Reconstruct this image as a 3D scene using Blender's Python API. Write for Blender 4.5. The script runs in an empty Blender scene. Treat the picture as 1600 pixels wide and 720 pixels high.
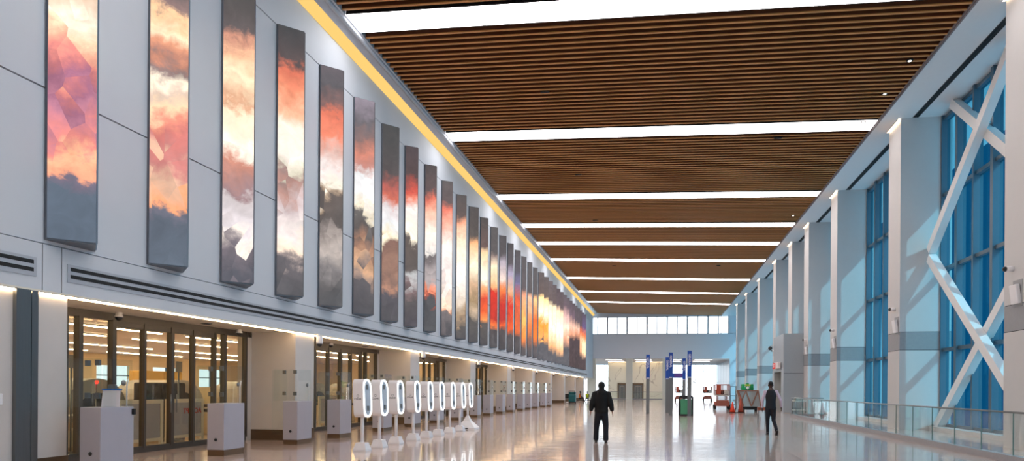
import bpy, bmesh, math, random
from mathutils import Vector, Matrix
random.seed(7)
C = bpy.context.scene.collection
SC = bpy.context.scene
EYE = 1.55
ORD = ['first','second','third','fourth','fifth','sixth','seventh','eighth','ninth','tenth','eleventh','twelfth','thirteenth',
 'fourteenth','fifteenth','sixteenth','seventeenth','eighteenth','nineteenth','twentieth','twenty-first','twenty-second',
 'twenty-third','twenty-fourth','twenty-fifth','twenty-sixth','twenty-seventh','twenty-eighth','twenty-ninth','thirtieth',
 'thirty-first','thirty-second','thirty-third','thirty-fourth','thirty-fifth','thirty-sixth']

# ------------------------------------------------------------------ colour
def lin(c):
    return tuple(((v/255)/12.92 if v/255 <= .04045 else ((v/255+.055)/1.055)**2.4) for v in c[:3]) + (1,)

# ------------------------------------------------------------------ materials
def nt(name):
    m = bpy.data.materials.new(name); m.use_nodes = True
    t = m.node_tree; t.nodes.clear()
    out = t.nodes.new('ShaderNodeOutputMaterial')
    return m, t, out
def N(t, kind, **kw):
    n = t.nodes.new(kind)
    for k, v in kw.items():
        if k.startswith('i_'): n.inputs[k[2:].replace('_',' ')].default_value = v
        else: setattr(n, k, v)
    return n
def pbr(name, col, rough=.5, metal=0, var=.06, scale=6, spec=.5, bump=0, stretch=(1,1,1), coat=0):
    """painted / metal surface: a little procedural mottling over one colour"""
    m, t, out = nt(name)
    p = N(t,'ShaderNodeBsdfPrincipled')
    p.inputs['Roughness'].default_value = rough; p.inputs['Metallic'].default_value = metal
    p.inputs['Specular IOR Level'].default_value = spec
    if coat: p.inputs['Coat Weight'].default_value = coat; p.inputs['Coat Roughness'].default_value = .05
    tc = N(t,'ShaderNodeTexCoord'); mp = N(t,'ShaderNodeMapping'); mp.inputs['Scale'].default_value = stretch
    t.links.new(tc.outputs['Object'], mp.inputs['Vector'])
    no = N(t,'ShaderNodeTexNoise'); no.inputs['Scale'].default_value = scale; no.inputs['Detail'].default_value = 4
    t.links.new(mp.outputs['Vector'], no.inputs['Vector'])
    mr = N(t,'ShaderNodeMapRange'); mr.inputs['To Min'].default_value = 1-var; mr.inputs['To Max'].default_value = 1+var
    t.links.new(no.outputs['Fac'], mr.inputs['Value'])
    mx = N(t,'ShaderNodeVectorMath', operation='SCALE'); c = lin(col)
    mx.inputs[0].default_value = c[:3]
    t.links.new(mr.outputs['Result'], mx.inputs['Scale'])
    t.links.new(mx.outputs['Vector'], p.inputs['Base Color'])
    if bump:
        b = N(t,'ShaderNodeBump'); b.inputs['Strength'].default_value = bump; b.inputs['Distance'].default_value = .01
        t.links.new(no.outputs['Fac'], b.inputs['Height']); t.links.new(b.outputs['Normal'], p.inputs['Normal'])
    t.links.new(p.outputs['BSDF'], out.inputs['Surface'])
    return m
def emis(name, col, s):
    m, t, out = nt(name)
    e = N(t,'ShaderNodeEmission'); e.inputs['Color'].default_value = lin(col); e.inputs['Strength'].default_value = s
    t.links.new(e.outputs['Emission'], out.inputs['Surface'])
    return m
def glass(name, tint, refl=.08, rough=.0):
    m, t, out = nt(name)
    tr = N(t,'ShaderNodeBsdfTransparent'); tr.inputs['Color'].default_value = lin(tint)
    gl = N(t,'ShaderNodeBsdfGlossy'); gl.inputs['Roughness'].default_value = rough; gl.inputs['Color'].default_value = (1,1,1,1)
    lw = N(t,'ShaderNodeLayerWeight'); lw.inputs['Blend'].default_value = .12
    mr = N(t,'ShaderNodeMapRange'); mr.inputs['To Min'].default_value = refl*.5; mr.inputs['To Max'].default_value = min(.5, refl*5)
    t.links.new(lw.outputs['Fresnel'], mr.inputs['Value'])
    mx = N(t,'ShaderNodeMixShader')
    t.links.new(mr.outputs['Result'], mx.inputs['Fac']); t.links.new(tr.outputs['BSDF'], mx.inputs[1]); t.links.new(gl.outputs['BSDF'], mx.inputs[2])
    t.links.new(mx.outputs['Shader'], out.inputs['Surface'])
    return m

M = {}
M['wall'] = pbr('wall_panel_paint', (208,214,222), .65, var=.03, scale=1.5, spec=.25)
M['joint'] = pbr('joint_black', (24,24,26), .8)
M['stone'] = pbr('pale_plaster', (208,203,200), .55, var=.04, scale=2.5)
M['white'] = pbr('white_paint', (204,203,203), .5, var=.02)
M['soffit'] = pbr('soffit_white', (226,228,230), .6, var=.02)
M['greyband'] = pbr('grey_stone_band', (150,152,156), .5, var=.08, scale=9)
M['bronze'] = pbr('brushed_bronze', (128,108,88), .35, .75, var=.12, scale=3, stretch=(1,1,14))
M['steel'] = pbr('brushed_steel', (120,124,126), .32, .8, var=.1, scale=3, stretch=(14,14,.6))
M['frame'] = pbr('door_frame_metal', (84,80,76), .4, .4, var=.08)
M['alu'] = pbr('aluminium_trim', (182,188,198), .35, .15, var=.03)
M['edgetrim'] = pbr('grey_edge_trim', (132,120,120), .5, var=.04)
M['clad'] = pbr('vestibule_cladding', (164,174,182), .4, .15, var=.04)
M['glassedge'] = pbr('glass_edge_green', (96,122,118), .3, var=.05)
M['washer'] = emis('washer_lamp', (255,226,184), 5.0)
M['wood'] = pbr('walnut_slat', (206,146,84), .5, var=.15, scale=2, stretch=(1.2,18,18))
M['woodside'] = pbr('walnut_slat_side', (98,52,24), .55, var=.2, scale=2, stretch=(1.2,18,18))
M['ceilback'] = pbr('ceiling_backing', (38,20,10), .9)
M['black'] = pbr('matte_black', (16,16,18), .6)
M['darkplastic'] = pbr('dark_plastic', (34,36,40), .35)
M['podium'] = pbr('podium_laminate', (172,172,184), .4, var=.03)
M['kiosk'] = pbr('kiosk_white', (238,238,242), .3, var=.01)
M['ledcase'] = pbr('panel_casing', (98,106,116), .45, .1, var=.05)
M['curb'] = pbr('rail_curb_stone', (150,150,156), .4, var=.12, scale=14)
M['mullion'] = pbr('mullion_blue_grey', (84,108,124), .4, .2, var=.04)
M['brace'] = pbr('white_steel_brace', (236,236,236), .4, var=.01)
M['endwall'] = pbr('end_wall_paint', (230,230,236), .6, var=.02, scale=1)
M['cream'] = pbr('cream_column', (232,226,212), .5, var=.02)
M['beige'] = pbr('beige_partition', (226,206,170), .6, var=.04)
M['machine'] = pbr('machine_grey', (168,160,148), .4, var=.04)
M['lightmetal'] = pbr('light_metal', (196,194,190), .35, .2)
M['signblue'] = pbr('sign_blue', (16,76,170), .4, var=.03)
M['postgrey'] = pbr('post_grey', (118,124,128), .4, .4, var=.04)
M['letter'] = pbr('letter_white', (240,240,244), .5)
M['logo'] = pbr('logo_grey', (120,122,132), .5)
M['orange'] = pbr('orange_paint', (170,74,52), .5, var=.12, scale=5)
M['redorange'] = pbr('cone_orange', (232,66,34), .5, var=.05)
M['rust'] = pbr('dusty_orange', (150,88,76), .6, var=.2, scale=5)
M['rubber'] = pbr('tyre_rubber', (28,28,30), .8)
M['teal'] = pbr('teal_plastic', (14,92,100), .4, var=.06)
M['green'] = pbr('bright_green', (20,150,84), .45, var=.15, scale=8)
M['bingreen'] = pbr('bin_green', (86,170,128), .4, var=.05)
M['hopper'] = pbr('hopper_grey', (150,158,160), .5, var=.08, scale=4)
M['brown'] = pbr('brown_strap', (140,98,80), .6, var=.1)
M['stoolbrown'] = pbr('red_brown_board', (140,70,44), .5, var=.1)
M['jacket'] = pbr('black_jacket', (10,10,12), .85, var=.2, scale=14, bump=.4)
M['jeans'] = pbr('dark_jeans', (16,19,30), .85, var=.2, scale=20, bump=.3)
M['vest'] = pbr('dark_waistcoat', (20,24,34), .75, var=.15, scale=16)
M['trouser'] = pbr('dark_trousers', (22,22,32), .8, var=.15, scale=16)
M['shirt'] = pbr('lilac_shirt', (196,180,198), .75, var=.05, scale=12)
M['skin_pale'] = pbr('skin_light', (176,128,110), .55, var=.06)
M['skin_dark'] = pbr('skin_dark', (74,48,40), .5, var=.08)
M['hair'] = pbr('dark_hair', (18,15,15), .8, var=.3, scale=40)
M['shoe'] = pbr('black_shoe', (14,13,14), .4)
M['hivis'] = pbr('hi_vis_yellow', (190,214,40), .6, var=.06)
M['hivisorange'] = pbr('orange_shirt', (206,110,40), .7, var=.06)
M['paper'] = pbr('white_paper', (226,226,236), .7, var=.02)
M['tape'] = pbr('blue_tape', (40,110,190), .6)
M['red'] = pbr('red_lettering', (190,44,30), .6)
M['exitface'] = pbr('exit_sign_face', (222,214,214), .4)
M['yellow'] = pbr('yellow_cabinet', (222,180,90), .6)
M['blackbag'] = pbr('dark_equipment', (40,36,36), .6, var=.2)
M['purple'] = pbr('purple_sign', (92,64,150), .5)
M['glass'] = glass('clear_glass', (250,253,253), .05)
M['railglass'] = glass('rail_glass', (250,254,254), .04)
M['doorglass'] = glass('door_glass', (250,246,236), .05)
M['blueglass'] = glass('blue_tinted_glass', (172,224,238), .015)
M['endglass'] = glass('end_glass', (246,250,252), .03)
M['strip'] = emis('ceiling_diffuser_light', (255,248,246), 10.0)
M['lobbyfill'] = emis('lobby_fill', (255,248,244), 8.0)
M['warm'] = emis('warm_led', (255,214,160), 20.0)
M['pillarled'] = emis('pillar_top_led', (255,226,190), 8.0)
M['cove'] = emis('cove_glow', (246,202,116), 1.12)
M['room'] = emis('room_linear_light', (255,232,194), 34.0)
M['dot'] = emis('downlight_lamp', (255,246,232), 12.0)
M['ring'] = emis('ring_light', (255,255,255), 3.2)
M['redlamp'] = emis('red_lamp', (255,40,30), 5.0)
M['exitred'] = emis('exit_red', (230,50,40), .9)
M['mirror'] = pbr('kiosk_mirror', (196,210,224), .2, 0, var=.05)

# marble
def marble():
    m, t, out = nt('veined_marble')
    p = N(t,'ShaderNodeBsdfPrincipled'); p.inputs['Roughness'].default_value = .3
    tc = N(t,'ShaderNodeTexCoord')
    no = N(t,'ShaderNodeTexNoise'); no.inputs['Scale'].default_value = .25; no.inputs['Detail'].default_value = 5
    no.inputs['Distortion'].default_value = 1.2
    t.links.new(tc.outputs['Object'], no.inputs['Vector'])
    r = N(t,'ShaderNodeValToRGB'); e = r.color_ramp.elements
    e[0].position=.485; e[0].color = lin((244,236,216)); e[1].position=.515; e[1].color = lin((244,236,216))
    a = e.new(.5); a.color = lin((196,184,166))
    t.links.new(no.outputs['Fac'], r.inputs['Fac']); t.links.new(r.outputs['Color'], p.inputs['Base Color'])
    t.links.new(p.outputs['BSDF'], out.inputs['Surface']); return m
M['marble'] = marble()

def floor_mat():
    m, t, out = nt('polished_terrazzo')
    p = N(t,'ShaderNodeBsdfPrincipled')
    p.inputs['Specular IOR Level'].default_value = .6
    p.inputs['Coat Weight'].default_value = .6; p.inputs['Coat Roughness'].default_value = .06
    tc = N(t,'ShaderNodeTexCoord')
    br = N(t,'ShaderNodeTexBrick'); br.offset = 0
    br.inputs['Scale'].default_value = 1; br.inputs['Brick Width'].default_value = 3.08; br.inputs['Row Height'].default_value = 3.08
    br.inputs['Mortar Size'].default_value = .03; br.inputs['Bias'].default_value = 0
    br.inputs['Color1'].default_value = lin((206,184,172)); br.inputs['Color2'].default_value = lin((198,176,166)); br.inputs['Mortar'].default_value = lin((150,128,120))
    t.links.new(tc.outputs['Object'], br.inputs['Vector'])
    n1 = N(t,'ShaderNodeTexNoise'); n1.inputs['Scale'].default_value = 60; n1.inputs['Detail'].default_value = 3
    t.links.new(tc.outputs['Object'], n1.inputs['Vector'])
    n2 = N(t,'ShaderNodeTexNoise'); n2.inputs['Scale'].default_value = .5; n2.inputs['Detail'].default_value = 3
    t.links.new(tc.outputs['Object'], n2.inputs['Vector'])
    ad = N(t,'ShaderNodeMath', operation='ADD'); t.links.new(n1.outputs['Fac'], ad.inputs[0]); t.links.new(n2.outputs['Fac'], ad.inputs[1])
    mr = N(t,'ShaderNodeMapRange'); mr.inputs['From Max'].default_value = 2; mr.inputs['To Min'].default_value = .8; mr.inputs['To Max'].default_value = 1.2
    t.links.new(ad.outputs['Value'], mr.inputs['Value'])
    sc = N(t,'ShaderNodeVectorMath', operation='SCALE'); t.links.new(br.outputs['Color'], sc.inputs[0]); t.links.new(mr.outputs['Result'], sc.inputs['Scale'])
    t.links.new(sc.outputs['Vector'], p.inputs['Base Color'])
    r2 = N(t,'ShaderNodeMapRange'); r2.inputs['To Min'].default_value = .1; r2.inputs['To Max'].default_value = .26
    t.links.new(n2.outputs['Fac'], r2.inputs['Value']); t.links.new(r2.outputs['Result'], p.inputs['Roughness'])
    # gentle waviness of the polish, in bands across the hall
    mp = N(t,'ShaderNodeMapping'); mp.inputs['Scale'].default_value = (.12,1.6,1)
    t.links.new(tc.outputs['Object'], mp.inputs['Vector'])
    n3 = N(t,'ShaderNodeTexNoise'); n3.inputs['Scale'].default_value = 1.5; n3.inputs['Detail'].default_value = 2
    t.links.new(mp.outputs['Vector'], n3.inputs['Vector'])
    b = N(t,'ShaderNodeBump'); b.inputs['Strength'].default_value = .25; b.inputs['Distance'].default_value = .02
    t.links.new(n3.outputs['Fac'], b.inputs['Height']); t.links.new(b.outputs['Normal'], p.inputs['Normal']); t.links.new(b.outputs['Normal'], p.inputs['Coat Normal'])
    t.links.new(p.outputs['BSDF'], out.inputs['Surface']); return m
M['floor'] = floor_mat()

# ------------------------------------------------------------------ mesh helpers
class MB:
    def __init__(s): s.bm = bmesh.new()
    def box(s, x0,x1,y0,y1,z0,z1, bev=0, mi=0):
        r = bmesh.ops.create_cube(s.bm, size=1, matrix=Matrix.Translation(((x0+x1)/2,(y0+y1)/2,(z0+z1)/2)) @ Matrix.Diagonal((abs(x1-x0),abs(y1-y0),abs(z1-z0),1)))
        vs = r['verts']; fs = set(f for v in vs for f in v.link_faces)
        for f in fs: f.material_index = mi
        if bev:
            es = set(e for v in vs for e in v.link_edges)
            rb = bmesh.ops.bevel(s.bm, geom=list(es), offset=bev, segments=2, affect='EDGES', profile=.5)
            for f in rb['faces']: f.material_index = mi
        return s
    def prism(s, pts, axis, a, b, mi=0):
        """polygon pts (2-D) extruded along axis from a to b"""
        def P(p,t):
            if axis=='z': return (p[0],p[1],t)
            if axis=='y': return (p[0],t,p[1])
            return (t,p[0],p[1])
        A = [s.bm.verts.new(P(p,a)) for p in pts]; B = [s.bm.verts.new(P(p,b)) for p in pts]
        n = len(pts); fs=[]
        fs.append(s.bm.faces.new(A)); fs.append(s.bm.faces.new(B[::-1]))
        for i in range(n): fs.append(s.bm.faces.new((A[i],B[i],B[(i+1)%n],A[(i+1)%n])))
        for f in fs: f.material_index = mi
        return s
    def tube(s, pts, r, n=10, caps=True, closed=False, mi=0, square=False):
        pts = [Vector(p) for p in pts]; rings=[]; m=len(pts)
        rr = r if isinstance(r,(list,tuple)) else [r]*m
        if square: n = 4
        up = None
        for i,p in enumerate(pts):
            if closed: d = pts[(i+1)%m]-pts[i-1]
            else: d = pts[min(i+1,m-1)]-pts[max(i-1,0)]
            d.normalize()
            if up is None or abs(up.dot(d))>.98:
                up = Vector((0,0,1)) if abs(d.z)<.9 else Vector((0,1,0))
            a = d.cross(up).normalized(); b = a.cross(d).normalized(); up = b
            off = math.pi/4 if square else 0
            rings.append([s.bm.verts.new(p + (a*math.cos(2*math.pi*k/n+off)+b*math.sin(2*math.pi*k/n+off))*rr[i]) for k in range(n)])
        fs=[]
        for i in range(m if closed else m-1):
            A=rings[i]; B=rings[(i+1)%m]
            for k in range(n): fs.append(s.bm.faces.new((A[k],A[(k+1)%n],B[(k+1)%n],B[k])))
        if caps and not closed:
            fs.append(s.bm.faces.new(rings[0][::-1])); fs.append(s.bm.faces.new(rings[-1]))
        for f in fs: f.material_index = mi; f.smooth = not square
        return s
    def lathe(s, prof, c=(0,0,0), n=20, axis='z', mi=0):
        rings=[]; c=Vector(c)
        for r,h in prof:
            ring=[]
            for k in range(n):
                a=2*math.pi*k/n; u,v=r*math.cos(a),r*math.sin(a)
                q = (u,v,h) if axis=='z' else ((u,h,v) if axis=='y' else (h,u,v))
                ring.append(s.bm.verts.new(c+Vector(q)))
            rings.append(ring)
        fs=[]
        for A,B in zip(rings,rings[1:]):
            for k in range(n): fs.append(s.bm.faces.new((A[k],A[(k+1)%n],B[(k+1)%n],B[k])))
        fs.append(s.bm.faces.new(rings[0][::-1])); fs.append(s.bm.faces.new(rings[-1]))
        for f in fs: f.material_index=mi; f.smooth=True
        return s
    def loft(s, secs, n=16):
        """secs: list of (centre, rx, ry, axis_x, axis_y) rings, capped"""
        rings=[]
        for c,rx,ry,ax,ay in secs:
            c=Vector(c); ax=Vector(ax); ay=Vector(ay)
            rings.append([s.bm.verts.new(c+ax*rx*math.cos(2*math.pi*k/n)+ay*ry*math.sin(2*math.pi*k/n)) for k in range(n)])
        for A,B in zip(rings,rings[1:]):
            for k in range(n): s.bm.faces.new((A[k],A[(k+1)%n],B[(k+1)%n],B[k])).smooth=(n>4)
        s.bm.faces.new(rings[0][::-1]); s.bm.faces.new(rings[-1]); return s
    def ball(s, c, rx, ry=None, rz=None, mi=0):
        r = bmesh.ops.create_uvsphere(s.bm, u_segments=18, v_segments=12, radius=1, matrix=Matrix.Translation(c) @ Matrix.Diagonal((rx, ry or rx, rz or rx, 1)))
        for f in set(f for v in r['verts'] for f in v.link_faces): f.smooth=True; f.material_index=mi
        return s
    def xform(s, mat): bmesh.ops.transform(s.bm, matrix=mat, verts=s.bm.verts); return s
    def build(s, name, mat, parent=None):
        bmesh.ops.recalc_face_normals(s.bm, faces=s.bm.faces)
        me = bpy.data.meshes.new(name); s.bm.to_mesh(me); s.bm.free()
        for mm in (mat if isinstance(mat,(list,tuple)) else [mat]): me.materials.append(mm)
        o = bpy.data.objects.new(name, me); C.objects.link(o)
        if parent is not None: o.parent = parent
        return o

def tag(o, label, cat, group=None):
    o['label']=label; o['category']=cat
    if group: o['group']=group
    return o
def thing(name, label, cat, loc=(0,0,0), rz=0, group=None):
    o = bpy.data.objects.new(name, None); C.objects.link(o); o.location=loc; o.rotation_euler=(0,0,rz)
    o.empty_display_size=.2
    return tag(o,label,cat,group)
def struct(o): o['kind']='structure'; return o
def dup(root, loc, label=None, rz=None):
    r = root.copy(); C.objects.link(r); r.location=loc
    if rz is not None: r.rotation_euler=(0,0,rz)
    if label: r['label']=label
    for ch in list(root.children):
        c=ch.copy(); C.objects.link(c); c.parent=r
        for g in list(ch.children):
            d=g.copy(); C.objects.link(d); d.parent=c
    return r
def text(name, s, size, mat, parent, mat4, mirror=False, align='CENTER', depth=.002):
    cu = bpy.data.curves.new(name,'FONT'); cu.body=s; cu.size=size; cu.align_x=align; cu.align_y='CENTER'; cu.extrude=depth; cu.offset=size*.02
    tmp = bpy.data.objects.new(name, cu); C.objects.link(tmp)
    dg = bpy.context.evaluated_depsgraph_get(); dg.update()
    me = bpy.data.meshes.new_from_object(tmp.evaluated_get(dg)); me.name=name
    bpy.data.objects.remove(tmp)
    if mirror: mat4 = mat4 @ Matrix.Diagonal((-1,1,1,1))
    me.transform(mat4)
    if mirror: me.flip_normals()
    me.materials.clear(); me.materials.append(mat)
    o = bpy.data.objects.new(name, me); C.objects.link(o)
    if parent is not None: o.parent=parent
    return o

# ================================================================== CAMERA
TH, RO = .1881, .0069
cd = bpy.data.cameras.new('camera'); cam = bpy.data.objects.new('camera', cd); C.objects.link(cam)
cd.sensor_fit='HORIZONTAL'; cd.sensor_width=36; cd.lens = 1067/1600*36
cd.shift_x = (800-830.8)/1600; cd.shift_y = (606.8-360)/1600; cd.clip_end=600; cd.clip_start=.05
R = Vector((math.cos(TH), math.sin(TH),0)); U = Vector((0,0,1)); Fw = Vector((-math.sin(TH), math.cos(TH),0))
ax = R*math.cos(RO)+U*math.sin(RO); ay = -R*math.sin(RO)+U*math.cos(RO); az = -Fw
cam.matrix_world = Matrix(((ax.x,ay.x,az.x,0),(ax.y,ay.y,az.y,0),(ax.z,ay.z,az.z,EYE),(0,0,0,1)))
SC.camera = cam

# ================================================================== SETTING
YB, YE = -3.0, 105.0                 # rear wall, end wall
WX = -10.4                           # left fascia / pillar plane
RX = 9.4                             # right pillar plane
GX = 11.1                            # right window plane
DX = -11.9                           # door plane
def cz(x): return 13.17-(x+9.75)*.0348
STRIP_Y = [0.0, 9.9, 19.8, 29.8, 39.9, 47.2, 53.2, 60.2, 70.5, 80.5, 90.3]
STRIP_W = 1.18

b = MB(); b.box(-38,12.2,YB-.5,132,-.3,0); struct(b.build('floor', M['floor']))

# ---- ceiling: backing, slats
b = MB()
b.prism([(-9.75,cz(-9.75)+.26),(8.65,cz(8.65)+.26),(8.65,cz(8.65)+.36),(-9.75,cz(-9.75)+.36)],'y',YB,YE, mi=1)
pitch=.345; y=YB+.1
def in_strip(y): return any(s-.12 < y < s+STRIP_W+.02 for s in STRIP_Y)
while y < YE-.3:
    if not in_strip(y):
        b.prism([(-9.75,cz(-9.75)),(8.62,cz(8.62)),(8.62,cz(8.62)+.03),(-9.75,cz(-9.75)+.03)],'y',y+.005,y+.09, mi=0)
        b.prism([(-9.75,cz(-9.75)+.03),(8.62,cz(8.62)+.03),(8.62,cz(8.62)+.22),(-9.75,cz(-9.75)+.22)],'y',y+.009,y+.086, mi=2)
    y += pitch
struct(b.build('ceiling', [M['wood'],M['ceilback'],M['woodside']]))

for i,s in enumerate(STRIP_Y):
    k = i-2
    lab = ('long white luminous strip across the slatted ceiling, %s strip ahead' % ORD[k]) if k>=0 else 'long luminous strip in the slatted ceiling, %s one behind the camera' % ORD[-k-1]
    t = thing('ceiling_light', lab, 'ceiling light', (0,s+STRIP_W/2,cz(0)), group='luminous strips across the ceiling')
    def line(x0,x1,y0,y1,dz0,dz1):
        m_=MB(); m_.prism([(x0,cz(x0)-cz(0)+dz0),(x1,cz(x1)-cz(0)+dz0),(x1,cz(x1)-cz(0)+dz1),(x0,cz(x0)-cz(0)+dz1)],'y',y0,y1); return m_
    line(-9.72,8.6,-STRIP_W/2+.03,STRIP_W/2-.03,.01,.05).build('diffuser', M['strip'], t)
    f = line(-9.74,8.62,-STRIP_W/2,-STRIP_W/2+.03,0,.2)
    f.prism([(-9.74,cz(-9.74)-cz(0)),(8.62,cz(8.62)-cz(0)),(8.62,cz(8.62)-cz(0)+.2),(-9.74,cz(-9.74)-cz(0)+.2)],'y',STRIP_W/2-.03,STRIP_W/2)
    f.build('frame', M['black'], t)

# small downlights and sensors between the slats
for i,(x,y) in enumerate([(8.9,25.0),(8.85,27.6),(8.9,30.3),(8.85,45.6),(8.9,48.2)]):
    x=8.05; t = thing('downlight', 'tiny round downlight between slats, %s from the near end beside the white soffit' % ORD[i],'downlight',(x,y-.3,cz(x)-.01),group='downlights between the slats')
    MB().lathe([(.05,0),(.05,.04)]).build('lamp', M['dot'], t)
    MB().lathe([(.1,.005),(.11,.05)]).build('bezel', M['black'], t)
for i,(x,y) in enumerate([(-4.5,25.9),(-4.45,36.2),(-4.5,46.2),(-4.4,63.5),(4.9,63.0),(4.95,31.5)]):
    t = tag(MB().box(x-.17,x+.17,y-.06,y+.06,cz(x)-.05,cz(x)+.02,.02).build('ceiling_sensor', M['black']),'small black sensor on the wood slats, %s from the near end' % ORD[i],'sensor','black sensors on the slats')

# ---- left cove and aluminium edge
b=MB(); b.prism([(-10.1,12.90),(-9.76,13.14),(-9.76,13.5),(-10.1,13.5)],'y',YB,YE-.6)
b.tube([(-9.86,YB,13.06),(-9.86,YE-.6,13.06)],.075,10)
struct(b.build('trim_1', M['alu']))
b=MB(); b.prism([(-10.38,12.67),(-10.1,12.90),(-10.1,12.95),(-10.40,12.72)],'y',YB,YE-.6)
tag(b.build('cove_light', M['cove']),'continuous yellow glowing cove between panelled wall and slatted ceiling','cove light')

# ---- upper left wall: panels with dark joints
b=MB(); b.box(WX-.6,WX-.06,YB,YE-.2,3.14,13.4,mi=1)
for z0,z1 in ((3.98,6.62),(6.65,11.43),(11.46,12.68)): b.box(WX-.08,WX,YB,YE-.2,z0,z1)
for yy in (10.1,): pass
b.box(WX-.1,WX-.02,YB,YE-.2,12.66,13.4)
struct(b.build('wall_left', [M['wall'],M['joint']]))
b=MB(); b.box(WX-.08,WX+.02,YB,9.86,3.17,3.96); b.box(WX-.08,WX+.02,9.88,10.24,3.17,3.96); b.box(WX-.08,WX+.02,10.26,YE-.2,3.17,3.96)
struct(b.build('trim_2', M['wall']))
for y0,y1,l in ((YB,9.75,'short linear air vent with two black slots on the fascia beside the hall\'s near corner'),(10.36,96,'long linear air vent with two black slots on the fascia under the video panels')):
    t=thing('linear_air_vent',l,'air vent',(WX+.02,y0,3.5))
    MB().box(0,.015,0,y1-y0,-.12,.2).build('frame',M['alu'],t)
    f=MB(); f.box(.012,.02,.06,y1-y0-.06,.085,.15); f.box(.012,.02,.06,y1-y0-.06,-.045,.02); f.build('slot',M['black'],t)

# ---- soffit over doors, door-zone walls
struct(MB().box(-12.6,WX+.02,YB,YE-.2,3.14,3.17).build('trim_3', M['cream']))
PL = [9.0+9.23*k for k in range(-1,11)]; PL = [p-.05 if i!=1 else 8.9 for i,p in enumerate(PL)]
PILL = [-9.5, -.3] + [8.93] + [18.17+9.23*k for k in range(0,9)]
for i,p in enumerate(PILL):
    w = 1.08 if i!=2 else 1.5
    b=MB(); b.box(-12.3,WX-.04,p,p+w,0,3.14,0)
    struct(b.build('pillar', M['stone']))
    q=MB(); q.box(-12.32,WX-.02,p-.02,p+w+.02,0,.3); struct(q.build('baseboard_left', M['bronze']))
# steel column cover on the first pillar
q=MB(); q.box(WX-.05,WX+.03,9.39,9.66,0,3.14); q.box(WX-.05,WX+.02,9.68,9.80,0,3.14); struct(q.build('trim_4', M['steel']))
t=thing('switch_plate','small white plate on the wall beside the dark steel column','switch plate',(WX-.04,9.1,1.32))
MB().box(0,.03,-.1,.1,-.09,.09,.01).build('plate',M['kiosk'],t); MB().box(.03,.045,-.03,.03,-.04,.04,.005).build('rocker',M['white'],t)
t=thing('power_outlet','pale double outlet low on the wall beside the dark steel column','outlet',(WX-.04,9.1,.42))
MB().box(0,.03,-.06,.06,-.09,.09,.01).build('plate',M['kiosk'],t)
for s in (-.04,.04): MB().box(.028,.034,-.03,.03,s-.02,s+.02).build('socket',M['podium'],t)

# warm LED line under the fascia lip
for i in range(len(PILL)-1):
    y0=PILL[i]+.03; y1=PILL[i+1]-.03
    l='thin warm LED line under the fascia lip, %s bay from the camera' % ORD[max(0,i-1)] if i>=1 else 'thin warm LED line under the fascia lip, behind the camera'
    if i==1: l='thin warm LED line under the fascia lip before the dark steel column'
    if i>=2: l='thin warm LED line under the fascia lip above the %s glass door bank' % ORD[i-2]
    t=thing('light_strip',l,'light strip',(WX-.02,y0,3.13),group='warm lines under the fascia')
    MB().box(-.017,.017,0,y1-y0,-.03,.0).build('diffuser',M['warm'],t); MB().box(-.035,.035,0,y1-y0,0,.012).build('channel',M['alu'],t)

# glass door banks
door_ratio=[0,.055,.2,.35,.5,.63,.77,.84,1]
for i in range(1,len(PILL)-1):
    y0=PILL[i]+(1.08 if i!=2 else 1.5); y1=PILL[i+1]
    if i>=6: break
    fr=MB(); fr.box(DX-.06,DX+.06,y0,y1,2.98,3.14); fr.box(DX-.05,DX+.05,y0,y1,0,.14)
    L=y1-.25-y0-1.4
    ys=[y0+1.4+L*r for r in door_ratio] if i>=2 else [y0+.2+(y1-y0-.4)*r for r in door_ratio]
    for j,yy in enumerate(ys):
        w=.052 if j in (1,2,4,7) else .032
        fr.box(DX-.07,DX+.07,yy-w,yy+w,.1,3.0)
    fr.box(DX-.05,DX+.05,ys[2],ys[6],2.86,2.99)
    d=fr.build('door_%d'%i, M['frame']); struct(d)
    g=MB()
    for a,c in zip(ys,ys[1:]): g.box(DX-.008,DX+.008,a+.04,c-.04,.12,2.98)
    struct(g.build('pane',M['doorglass'],d))
    MB().box(DX-.1,DX+.06,ys[-1],y1+.02,0,3.14).build('jamb',M['stone'],d)
    h=MB()
    for yy in (ys[4]-.1,ys[4]+.1): h.tube([(DX+.1,yy,.9),(DX+.1,yy,1.35)],.012)
    h.build('handle',M['steel'],d)
for i in range(6,len(PILL)-1):
    struct(MB().box(DX-.1,DX,PILL[i]+1.08,PILL[i+1],0,3.14).build('wall_recess', M['stone']))
    struct(MB().box(DX-.02,DX+.02,PILL[i]+1.08,PILL[i+1],0,.3).build('baseboard_recess', M['bronze']))

# ================================================================== security room behind the doors
struct(MB().box(-36,-12.0,6,56,3.62,3.75).build('ceiling_room', M['stone']))
b=MB()
zs=[0,1.5,2.9,3.65]
b.box(-36.2,-36,6,56,0,1.5); b.box(-36.2,-36,6,56,2.9,3.65)
for k in range(11): b.box(-36.2,-36,6+k*5,6+k*5+2.2,1.5,2.9)
struct(b.build('wall_room_back', M['beige']))
for k in range(10):
    w=struct(MB().box(-36.15,-36.05,6+k*5+2.2,11+k*5,1.5,2.9).build('window_room_%d'%(k+1),M['endglass']))
    f=MB(); f.box(-36.1,-35.98,8.2+k*5+1.35,8.2+k*5+1.45,1.5,2.9); f.box(-36.1,-35.98,8.2+k*5,11+k*5,2.2,2.27); f.build('muntin',M['mullion'],w)
struct(MB().box(-36,-12,5.8,6,0,3.65).build('wall_room_near', M['beige']))
struct(MB().box(-36,-12,56,56.2,0,3.65).build('wall_room_far', M['beige']))
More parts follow.
